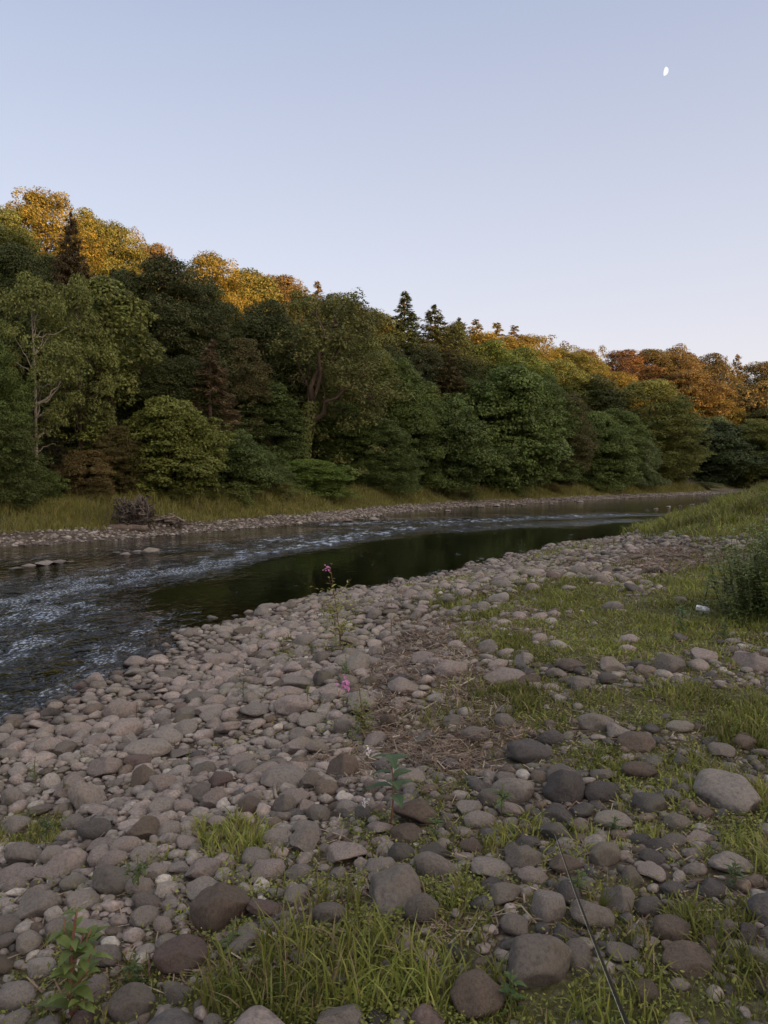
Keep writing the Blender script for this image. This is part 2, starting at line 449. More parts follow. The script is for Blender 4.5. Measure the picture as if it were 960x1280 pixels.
# ------------------------------------------------------------------ ground sheet
def polar_grid(r0, r1, ratio, a_fine, fine, coarse):
    nr = int(math.log(r1 / r0) / math.log(ratio)) + 1
    R = r0 * ratio ** np.arange(nr + 1)
    A = [-PI]
    while A[-1] < PI:
        A.append(A[-1] + (fine if abs(A[-1]) < a_fine else coarse))
    A = np.array(A[:-1]); na = len(A)
    rr, aa = np.meshgrid(R, A, indexing='ij')
    x = (rr * np.sin(aa)).ravel(); y = (rr * np.cos(aa)).ravel()
    i, j = np.meshgrid(np.arange(len(R) - 1), np.arange(na), indexing='ij'); i = i.ravel(); j = j.ravel(); j2 = (j + 1) % na
    Q = np.stack([i * na + j, (i + 1) * na + j, (i + 1) * na + j2, i * na + j2], 1)[:, ::-1]
    cx = len(x); x = np.append(x, 0.0); y = np.append(y, 0.0)
    jj = np.arange(na); T = np.stack([np.full(na, cx), jj, (jj + 1) % na], 1)[:, ::-1]
    return x, y, Q, T, (len(R), na)

def build_ground():
    x, y, Q, T, _ = polar_grid(.5, 4000, 1.013, math.radians(36), math.radians(.35), math.radians(2.2))
    z = height(x, y)
    dn, df = banks(x, y)
    g, gh, l = masks(x, y, z)
    near = dn > 0
    g = np.where(near, g, np.where(df > 2.3, .8, 0)); l = np.where(near, l, 0)
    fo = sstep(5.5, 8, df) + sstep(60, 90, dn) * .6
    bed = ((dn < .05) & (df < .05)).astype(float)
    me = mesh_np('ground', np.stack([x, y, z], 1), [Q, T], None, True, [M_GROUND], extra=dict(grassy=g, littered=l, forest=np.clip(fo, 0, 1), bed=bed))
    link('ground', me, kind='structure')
build_ground()

# ------------------------------------------------------------------ river surface
def at_water(px, py):
    r = ray(px, py); t = -CAMZ / r[2]; return (r[0] * t, r[1] * t)
# lines of broken fast water: (points in the river, half width m, strength)
RIFF = [([(20, 770), (60, 745), (170, 722), (270, 705), (330, 692), (400, 678), (450, 668), (520, 660)], 1.1, 1.0),
        ([(0, 735), (120, 722), (230, 708), (330, 680), (430, 662), (560, 655)], 1.2, .7),
        ([(0, 800), (60, 800), (130, 790)], 1.5, .65), ([(0, 850), (80, 840), (180, 810)], 1.1, .55), ([(-30, 890), (60, 860)], .9, .45),
        ([(200, 690), (300, 678), (420, 664)], .9, .6),
        ([(430, 655), (560, 651), (640, 648), (720, 645), (790, 643)], 2.0, .85), ([(560, 662), (680, 655), (780, 650)], 1.6, .5),
        ([(0, 700), (90, 694), (200, 682)], 1.0, .35)]
def build_water():
    x, y, Q, T, shp = polar_grid(3.0, 2600, 1.010, math.radians(34), math.radians(.3), math.radians(3))
    # keep quads near the river
    dn, df = banks(x, y)
    m = np.maximum(dn, df)
    keep = (m[Q] < 1.5).any(axis=1) & (y[Q] > -120).all(axis=1)
    Q = Q[keep]; used = np.unique(Q); mp = -np.ones(len(x), int); mp[used] = np.arange(len(used))
    Q = mp[Q]; x, y, m = x[used], y[used], m[used]
    r = np.zeros(len(x))
    for pts, hw, s in RIFF:
        P = np.array([at_water(*p) for p in pts])
        d = polydist(x, y, P)
        hw2 = hw * (1 + .5 * noise2(x * .35, y * .35, 41))
        r = np.maximum(r, s * np.exp(-(d / hw2) ** 2))
    px, py = project(x, y, 0 * x)
    # general ruffle: strong lower left, calm in the dark pools
    ruff = .16 + .84 * (1 - sstep(90, 260, px)) * sstep(715, 760, py)
    calm = np.exp(-(((px - 260) / 170) ** 2 + ((py - 752 + (px - 260) * .22) / 26) ** 2)) + np.exp(-(((px - 560) / 170) ** 2 + ((py - 690 + (px - 560) * .12) / 18) ** 2)) \
        + np.exp(-(((px - 60) / 90) ** 2 + ((py - 893) / 16) ** 2))
    ruff = np.clip(ruff - .5 * np.clip(calm, 0, 1), .03, 1)
    ruff = np.where(y < 1, .5, ruff)
    ruff = np.where((py < 652) & (px > 480), ruff * .6, ruff)
    ruff = np.clip(ruff, .03, 1)
    # real swell: short waves running with the current
    A = .012 * np.maximum(ruff, r) * sstep(0, 1.2, -m)
    z = A * (noise2(x * 2.2 + y * .8, y * 1.6, 51) + .6 * noise2(x * 5, y * 4.2, 52))
    me = mesh_np('river', np.stack([x, y, z], 1), [Q], None, True, [], extra=dict(riffle=r, ruffle=ruff, depth=np.clip(-m, 0, 4), coarse=sstep(15, 30, y)))
    M, nt, no, li = mat('river water'); me.materials.append(M)
    P = pos_(nt)
    mp_ = N_(nt, 'ShaderNodeMapping'); mp_.inputs['Rotation'].default_value = (0, 0, math.radians(-38)); mp_.inputs['Scale'].default_value = (1.0, .62, 1); li.new(P, mp_.inputs[0])
    V = mp_.outputs[0]
    rf = attr_(nt, 'riffle').outputs['Fac']; ru = attr_(nt, 'ruffle').outputs['Fac']; dp = attr_(nt, 'depth').outputs['Fac']
    n1 = noise_(nt, 4.2, 2, .5, V, .5); n2 = noise_(nt, 13, 2, .5, V, .4)
    big = noise_(nt, .6, 3, .5, V)
    amp = math_(nt, 'ADD', math_(nt, 'MULTIPLY', ru, 1.0), math_(nt, 'MULTIPLY', rf, 1.5))
    amp = math_(nt, 'MULTIPLY', amp, math_(nt, 'MULTIPLY', big, 1.8))
    h = math_(nt, 'ADD', math_(nt, 'MULTIPLY', n1, .19), math_(nt, 'MULTIPLY', n2, .038))
    h = math_(nt, 'MULTIPLY', h, amp)
    b = N_(nt, 'ShaderNodeBump'); b.inputs['Strength'].default_value = 1; b.inputs['Distance'].default_value = 1.0; li.new(h, b.inputs['Height'])
    NB = b.outputs[0]
    fr = N_(nt, 'ShaderNodeFresnel'); fr.inputs[0].default_value = 1.33; li.new(NB, fr.inputs['Normal'])
    gl = N_(nt, 'ShaderNodeBsdfGlossy'); gl.inputs['Roughness'].default_value = .06; li.new(NB, gl.inputs['Normal'])
    gl.inputs[0].default_value = (1, 1, 1, 1)
    # peaty water: lets the stones through in the shallows, dark where deep
    tr = N_(nt, 'ShaderNodeBsdfTransparent'); li.new(ramp_(nt, math_(nt, 'MULTIPLY', dp, .5), [(0, (.70, .60, .45)), (.16, (.22, .17, .10)), (.5, (.02, .017, .012))]), tr.inputs[0])
    di = N_(nt, 'ShaderNodeBsdfDiffuse'); di.inputs[0].default_value = (.004, .0045, .0035, 1)
    ms = N_(nt, 'ShaderNodeMixShader'); li.new(math_(nt, 'MULTIPLY', dp, .6, clamp=True), ms.inputs[0]); li.new(tr.outputs[0], ms.inputs[1]); li.new(di.outputs[0], ms.inputs[2])
    mw = N_(nt, 'ShaderNodeMixShader'); li.new(fr.outputs[0], mw.inputs[0]); li.new(ms.outputs[0], mw.inputs[1]); li.new(gl.outputs[0], mw.inputs[2])
    # broken white water, plus sky glints painted as pale blue matt flecks
    mq = N_(nt, 'ShaderNodeMapping'); mq.inputs['Rotation'].default_value = (0, 0, math.radians(-38)); mq.inputs['Scale'].default_value = (1.0, .40, 1); li.new(P, mq.inputs[0])
    fo = noise_(nt, 6.0, 9, .80, mq.outputs[0], .6); fb = noise_(nt, 1.3, 3, .6, mq.outputs[0], .4)
    e = math_(nt, 'ADD', fo, math_(nt, 'ADD', math_(nt, 'MULTIPLY', fb, .85), math_(nt, 'MULTIPLY', math_(nt, 'MAXIMUM', rf, math_(nt, 'MULTIPLY', ru, .58)), .31)))
    fgn = noise_(nt, 19, 3, .6, V, .2); fgf = noise_(nt, 3.6, 3, .7, V, .4); co = attr_(nt, 'coarse').outputs['Fac']
    fg = math_(nt, 'ADD', math_(nt, 'MULTIPLY', fgn, math_(nt, 'SUBTRACT', 1.0, co)), math_(nt, 'MULTIPLY', fgf, co))
    fm = math_(nt, 'MULTIPLY', ramp_(nt, math_(nt, 'SUBTRACT', e, .64), [(.47, (0, 0, 0)), (.62, (1, 1, 1))]), ramp_(nt, fg, [(.49, (.03, .03, .03)), (.61, (.55, .55, .55))]))
    fw = N_(nt, 'ShaderNodeBsdfDiffuse'); fw.inputs[0].default_value = (.58, .68, .84, 1)
    mf = N_(nt, 'ShaderNodeMixShader'); li.new(fm, mf.inputs[0]); li.new(mw.outputs[0], mf.inputs[1]); li.new(fw.outputs[0], mf.inputs[2])
    finish(nt, mf.outputs[0])
    link('river', me, kind='structure')
build_water()

# ------------------------------------------------------------------ tree shapes (one of each kind, copied afterwards)
def clump_leaves(rng, C, R, per, L, W, squash=.62, up=.6, col_var=.13, lo=-.45, shell=.35):
    Ps, Ns, Cs = [], [], []
    for c, r in zip(C, R):
        n = int(per * r * r) + 8
        d = unit(rng.normal(size=(n * 2, 3))); d = d[d[:, 2] > lo][:n]
        rr = r * (1 - shell * rng.random(len(d)) ** 1.5) * (1 + .22 * noise3(d[:, 0] * 2.1 + c[0], d[:, 1] * 2.1 + c[1], d[:, 2] * 2.1 + c[2], 3))
        p = c + d * rr[:, None] * np.array([1, 1, squash])
        nn = unit(d * .7 + np.array([0, 0, up]) + rng.normal(0, .45, (len(d), 3)))
        Ps.append(p); Ns.append(nn)
        cv = 1 + rng.normal(0, .13)
        tint = np.clip((cv + rng.normal(0, col_var, len(d)))[:, None] * np.array([1, 1, 1.0]) + np.stack([rng.normal(0, .08, len(d)), rng.normal(0, .03, len(d)), rng.normal(0, .05, len(d))], 1), .35, 1.8)
        Cs.append(tint)
    P = np.vstack(Ps); N = np.vstack(Ns); Ct = np.vstack(Cs)
    n = len(P)
    Lr = L * rng.uniform(.7, 1.35, n); Wr = W * rng.uniform(.7, 1.3, n)
    V, Q = leaf_cards(P, N, Lr, Wr, rng)
    return V, Q, np.repeat(Ct, 4, axis=0)

def envelope(kind, t):
    if kind == 'round': return np.sin(PI * np.clip(t, .03, .97) ** .92) ** .38
    if kind == 'tall': return np.sin(PI * np.clip(t, .03, .97) ** .85) ** .45
    if kind == 'dome': return np.sqrt(np.clip(1 - (t * .98) ** 2.4, 0, 1))
    if kind == 'top': return np.where(t < .55, .35 + .65 * t / .55, np.sqrt(np.clip(1 - ((t - .55) / .46) ** 2, 0, 1)))
    return 1 - t

def limb(mb, p0, p1, r0, r1, rng, droop=.1, col=(1, 1, 1), k=6):
    L = np.linalg.norm(np.asarray(p1) - p0)
    P = curve(p0, p1, (rng.normal(0, .05) * L, rng.normal(0, .05) * L, droop * L), 8, .02 * L, rng)
    V, f = tube(P, np.linspace(r0, r1, 8), k); mb.add(V, f, col)
    return P

def broad(name, seed, H=10, Wd=6, base=.06, kind='round', n=75, per=330, L=.2, W=.13, bark=None, rc=(.4, 1.0), squash=.75, lean=0, forks=None, droop=.4, lumps=.42, rtrunk=.17, dead=0):
    rng = np.random.default_rng(seed)
    C, R = [], []
    while len(C) < n:
        t = rng.random() ** .85; a = rng.random() * 2 * PI
        e = float(envelope(kind, np.array(t)))
        lump = 1 + lumps * float(noise3(np.cos(a) * 1.4 + seed, np.sin(a) * 1.4, t * 3, seed))
        rad = Wd / 2 * e * lump; r = rng.uniform(*rc) * (.75 + .35 * e)
        q = max(0, rad - r * .7) * math.sqrt(rng.uniform(.35, 1))
        z = base * H + t * (H * (1 - base) - r * squash)
        C.append((math.cos(a) * q + lean * (z / H) ** 1.3, math.sin(a) * q, z)); R.append(r)
    nm = len(C)
    for i in range(int(n * .75)):                 # loose sprigs that break the outline
        t = .80 * rng.random() ** .7; a = rng.random() * 2 * PI; e = float(envelope(kind, np.array(t)))
        lump = 1 + lumps * float(noise3(np.cos(a) * 1.4 + seed, np.sin(a) * 1.4, t * 3, seed))
        q = max(.1, Wd / 2 * e * lump * rng.uniform(.88, 1.04)); z = base * H + t * H * (1 - base) * rng.uniform(.98, 1.04)
        C.append((math.cos(a) * q + lean * (z / H) ** 1.3, math.sin(a) * q, min(z, H * 1.02))); R.append(rng.uniform(.16, .36))
    C = np.array(C); R = np.array(R)
    V, Q, Ct = clump_leaves(rng, C, R, per, L, W, squash)
    crown = mesh_np(name + ' crown', V, [Q], Ct, False, [M_LEAF])
    mb = MB()
    P = curve((0, 0, -.6), (lean * .8, 0, H * .86), (lean * -.25 + rng.normal(0, .15), rng.normal(0, .15), 0), 14, .03, rng)
    rt = np.linspace(rtrunk, .03, 14); rt[0] *= 1.5; rt[1] *= 1.15
    Vt, f = tube(P, rt, 9); mb.add(Vt, f)
    idx = rng.choice(n, min(n, 26), replace=False)
    for i in idx:
        zi = min(max(C[i][2] - rng.uniform(.6, 1.8), .12 * H), .84 * H)
        k = int(np.argmin(abs(P[:, 2] - zi)))
        limb(mb, P[k], C[i], rt[k] * .45 + .012, .012, rng, -.06)
    for i in range(dead):
        z = rng.uniform(.18, .5) * H; a = rng.random() * 2 * PI; k = int(np.argmin(abs(P[:, 2] - z)))
        limb(mb, P[k], P[k] + np.array([math.cos(a) * 1.2, math.sin(a) * 1.2, .5]), .035, .008, rng, .1)
    trunk = mb.mesh(name + ' trunk', [bark or M_BARK])
    return dict(crown=crown, trunk=trunk, H=H, W=Wd)

def conifer(name, seed, H=12, Wd=4.4, base=.05, per=34, droop=.35, L=.34, W=.085, levels=44, nb=10, power=.85, sparse=0.0, bark=None, needles=2):
    rng = np.random.default_rng(seed)
    Ps, Ns, Ts, Cs = [], [], [], []
    mb = MB()
    P = curve((0, 0, -.6), (0, 0, H), (.1, .05, 0), 12, .02, rng)
    V, f = tube(P, np.linspace(.17, .015, 12), 8); mb.add(V, f)
    for lv in range(levels):
        t = (lv + rng.random() * .6) / levels
        z = H * (base + (1 - base) * t)
        Lb0 = Wd / 2 * (1 - t) ** power + .10
        Lb0 *= .8 + .45 * rng.random()
        for b in range(nb if t < .85 else nb // 2 + 1):
            if rng.random() < sparse: continue
            a = rng.random() * 2 * PI; Lb = Lb0 * rng.uniform(.6, 1.12)
            dirv = np.array([math.cos(a), math.sin(a), 0])
            s = np.linspace(0, 1, 5)
            zb = z + rng.uniform(-.5, .5) * H * (1 - base) / levels * 1.6
            path = np.array([0, 0, min(zb, H)]) + dirv * (s * Lb)[:, None] + np.array([0, 0, 1]) * ((-.9 * droop * s + .45 * droop * s ** 2.5) * Lb + .15 * (1 - droop) * s * Lb)[:, None]
            if lv % 3 == 0 and b % 2 == 0:
                Vb, fb = tube(path, np.linspace(.03, .006, 5), 4); mb.add(Vb, fb)
            k = int(per * Lb / (Wd / 2)) + 5
            u = rng.uniform(.12, 1, k) ** .7
            pp = np.stack([np.interp(u, s, path[:, i]) for i in range(3)], 1)
            side = np.cross(dirv, (0, 0, 1)); sg = rng.uniform(-1, 1, k)[:, None]
            wdt = .34 * Lb * (1 - u * .75)[:, None]
            pp = pp + side * sg * wdt + np.array([0, 0, -1]) * (abs(sg) * wdt * .4 + rng.uniform(0, .18, (k, 1)))
            tg = unit(dirv * .8 + side * np.sign(sg) * .7 + np.array([0, 0, -.5]) + rng.normal(0, .25, (k, 3)))
            nn = unit(np.array([0, 0, 1.0]) + dirv * .3 + rng.normal(0, .5, (k, 3)))
            Ps.append(pp); Ns.append(nn); Ts.append(tg); Cs.append(np.clip(rng.normal(1, .22, (k, 1)) * np.ones((1, 3)) * (1 + rng.normal(0, .1)), .35, 1.8))
    P_, N_a, T_ = np.vstack(Ps), np.vstack(Ns), np.vstack(Ts); C_ = np.vstack(Cs)
    V, Q = leaf_cards(P_, N_a, L * rng.uniform(.6, 1.3, len(P_)), W * rng.uniform(.7, 1.4, len(P_)), rng, T_)
    return dict(crown=mesh_np(name + ' crown', V, [Q], np.repeat(C_, 4, 0), False, [M_LEAF]), trunk=mb.mesh(name + ' trunk', [bark or M_BARK]), H=H, W=Wd)

def leaning(name, seed):
    """two long limbs rising to the right from one ivy-grown leaning trunk, fine light leaves"""
    rng = np.random.default_rng(seed); mb = MB(); H = 10.0
    trunkp = curve((-.9, 0, -.5), (-.25, 0, 4.4), (-.15, 0, 0), 12, .03, rng)
    V, f = tube(trunkp, np.linspace(.26, .17, 12), 10); mb.add(V, f)
    tips = []
    for (a, b, r0) in [((-.45, 0, 3.3), (2.2, -.4, 5.8), .13), ((-.25, 0, 4.4), (.9, .2, 8.6), .13), ((-.25, 0, 4.4), (-.1, -.2, 9.2), .10), ((.3, 0, 6.0), (1.9, .3, 8.2), .07),
                       ((1.0, -.2, 4.9), (2.4, .1, 4.6), .06), ((-.3, 0, 4.0), (-1.1, .5, 7.0), .07)]:
        P = limb(mb, np.array(a), np.array(b), r0, .03, rng, -.03); tips.append(P)
    for P in tips:
        for k in range(7):
            q = P[rng.integers(2, 8)]; d = unit(rng.normal(size=3)) * rng.uniform(.8, 1.6); d[2] = abs(d[2]) * .6
            limb(mb, q, q + d, .03, .008, rng, .05, k=4)
    C, R = [], []
    for P in tips:
        for k in range(17):
            q = P[rng.integers(2, 8)] + rng.normal(0, .75, 3) * np.array([1, 1, .8]); C.append(q + (0, .35, 0)); R.append(rng.uniform(.35, .7))
    for k in range(38):
        a = rng.random() * 2 * PI; t = rng.random()
        C.append((1.1 + math.cos(a) * 1.9 * math.sqrt(rng.random()), .9 + math.sin(a) * 1.2, .5 + t * 8.6)); R.append(rng.uniform(.4, .75))
    C = np.array(C); C[:, 2] = np.clip(C[:, 2], .3, 9.5)
    low = (C[:, 0] < 1.0) & (C[:, 2] < 5.6) & (C[:, 2] > 1.4) & (C[:, 1] < .9); C[low, 1] += 1.3
    V, Q, Ct = clump_leaves(rng, C, np.array(R), 330, .17, .075, .9, .6, shell=.9)
    crown = mesh_np(name + ' crown', V, [Q], Ct, False, [M_LEAF])
    # ivy sleeve round the trunk
    k = 2600; u = rng.random(k); pp = np.stack([np.interp(u, np.linspace(0, 1, 12), trunkp[:, i]) for i in range(3)], 1)
    a = rng.random(k) * 2 * PI; rad = .26 + .12 * rng.random(k) + .1 * (1 - u)
    dv = np.stack([np.cos(a), np.sin(a), 0 * a], 1)
    Vi, Qi = leaf_cards(pp + dv * rad[:, None], unit(dv + rng.normal(0, .3, (k, 3))), .13, .11, rng)
    ivy = mesh_np(name + ' ivy', Vi, [Qi], np.repeat(np.clip(rng.normal(1, .2, (k, 1)), .5, 1.6) * np.ones((1, 3)), 4, 0), False, [M_LEAF])
    return dict(crown=crown, trunk=mb.mesh(name + ' trunk', [M_BARK]), ivy=ivy, H=H, W=5.2)

def ivy_column(name, seed, H=9.0):
    d = broad(name, seed, H, 4.6, .42, 'top', 48, 330, .19, .12, M_BARK, lumps=.35, rtrunk=.2)
    rng = np.random.default_rng(seed)
    k = 5200; u = rng.random(k); a = rng.random(k) * 2 * PI
    rad = (.42 + .18 * np.sin(u * 9) + .16 * rng.random(k)) * (1 - .3 * u)
    dv = np.stack([np.cos(a), np.sin(a), 0 * a], 1)
    Vi, Qi = leaf_cards(np.stack([0 * u, 0 * u, u * H * .72], 1) + dv * rad[:, None], unit(dv * .9 + (0, 0, .5) + rng.normal(0, .3, (k, 3))), .16, .14, rng)
    d['ivy'] = mesh_np(name + ' ivy', Vi, [Qi], np.repeat(np.clip(rng.normal(1, .2, (k, 1)), .5, 1.6) * np.ones((1, 3)), 4, 0), False, [M_LEAF])
    return d

K = {}
K['B0'] = broad('broadleaf', 1, 10, 6.4, .04, 'round', 150, 760, .118, .076)
K['B1'] = broad('broadleaf', 2, 10, 6.0, .03, 'dome', 160, 740, .122, .08, lumps=.35)
K['B2'] = broad('broadleaf', 3, 11, 5.6, .05, 'tall', 150, 760, .115, .075)
K['B3'] = broad('broadleaf', 14, 10, 7.0, .04, 'dome', 160, 720, .122, .084, rc=(.5, 1.0), squash=.8, lumps=.45)
K['B4'] = broad('broadleaf', 25, 10, 6.0, .05, 'round', 210, 780, .105, .068, rc=(.35, .8), lumps=.4)
K['L0'] = broad('low broadleaf', 31, 6.5, 7.4, .0, 'dome', 190, 480, .15, .10, rc=(.45, 1.05), squash=.62, lumps=.6, rtrunk=.12)
K['L1'] = broad('low broadleaf', 32, 6.2, 7.0, .0, 'round', 170, 480, .16, .11, rc=(.45, 1.1), squash=.6, lumps=.65, rtrunk=.12)
K['ASH'] = broad('ash', 4, 11, 6.2, .30, 'tall', 74, 330, .17, .10, M_BARKPALE, rc=(.4, .85), lumps=.35, rtrunk=.15, dead=7)
K['ASHB'] = broad('ash', 5, 11, 5.6, .34, 'tall', 62, 330, .17, .10, M_BARK, rc=(.4, .9), lumps=.35, rtrunk=.17, dead=6)
K['IVY'] = ivy_column('ivied tree', 6)
K['WIL'] = leaning('leaning tree', 8)
K['SP0'] = conifer('spruce', 9, 12, 5.2, .05, 70, .38, .26, .075, 60, 12, .8)
K['SP1'] = conifer('spruce', 10, 12, 6.4, .04, 80, .32, .26, .075, 56, 12, .72)
K['LAR'] = conifer('larch', 12, 12, 5.0, .08, 60, .15, .24, .09, 44, 11, .7, .05)
K['DEADC'] = conifer('dead conifer', 13, 10, 3.8, .05, 30, .45, .34, .06, 36, 9, .8, .1)
K['THIN'] = broad('sparse tree', 15, 10, 4.2, .35, 'tall', 34, 190, .18, .11, M_BARKPALE, rc=(.3, .65), lumps=.5, rtrunk=.1)
K['SH0'] = broad('shrub', 16, 3, 3.6, .02, 'dome', 46, 620, .12, .075, rc=(.3, .6), squash=.75, rtrunk=.05)
K['SH1'] = broad('shrub', 17, 3, 3.2, .02, 'dome', 60, 650, .13, .04, rc=(.25, .5), squash=.9, rtrunk=.05)

# colours of leaves, yellower on most skyline crowns, darker on many hillside ones
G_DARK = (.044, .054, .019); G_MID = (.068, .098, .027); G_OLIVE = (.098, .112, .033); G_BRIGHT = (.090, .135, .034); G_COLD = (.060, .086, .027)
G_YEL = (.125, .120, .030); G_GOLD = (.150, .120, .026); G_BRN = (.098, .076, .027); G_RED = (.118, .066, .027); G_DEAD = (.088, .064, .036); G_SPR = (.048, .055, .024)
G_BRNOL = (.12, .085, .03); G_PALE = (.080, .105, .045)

def solve_depth(px, s):
    """point on the line of sight of column PX that lies S metres inland of the far waterline"""
    ys = np.linspace(15, 700, 12000); xs = ys * (px - 480) / F
    _, df = banks(xs, ys)
    ok = np.where(df >= s)[0]
    k = ok[0] if len(ok) else int(np.argmax(df))
    if ys[k] > 175: k = int(np.argmin(abs(ys - (120 + s * 1.2))))
    return xs[k], ys[k]

used = {}
def tree(px, s, top, wpx, kind, colr, label, name=None, cat='tree', group=None, rz=None, ivyc=(.15, .165, .045)):
    x, y = solve_depth(px, s)

    z = hz(x, y)
    v = 640 - top; zt = CAMZ + y * (-F * ST + v * CT) / (F * CT + v * ST)
    k = K[kind]
    h = max(zt - z, 1.0); wd = wpx / F * y * (1.5 if s >= 20 and kind in ('B0', 'B4', 'B2', 'B1', 'B3') else 1.35 if name is None and kind not in ('WIL', 'THIN', 'ASH', 'ASHB') else 1.12)
    if kind[0] == 'B' and h / wd < .95: k = K['L0' if (px % 2) else 'L1']
    root = thing(name or {'S': 'spruce_tree', 'L': 'larch_tree'}.get(kind[0] if kind not in ('SH0', 'SH1') else 'x', 'tree'), label, cat, (x, y, z - .05), group=group)
    sx = wd / k['W']; sz = h / k['H']
    root.scale = (sx, sx, sz)
    root.rotation_euler = (0, 0, RNG.random() * 2 * PI if rz is None else rz)
    for part in ('trunk', 'crown', 'ivy'):
        if part in k:
            o = link(part, k[part], root)
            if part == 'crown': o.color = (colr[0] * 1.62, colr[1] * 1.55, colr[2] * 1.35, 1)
            if part == 'ivy': o.color = (*ivyc, 1)
    return root

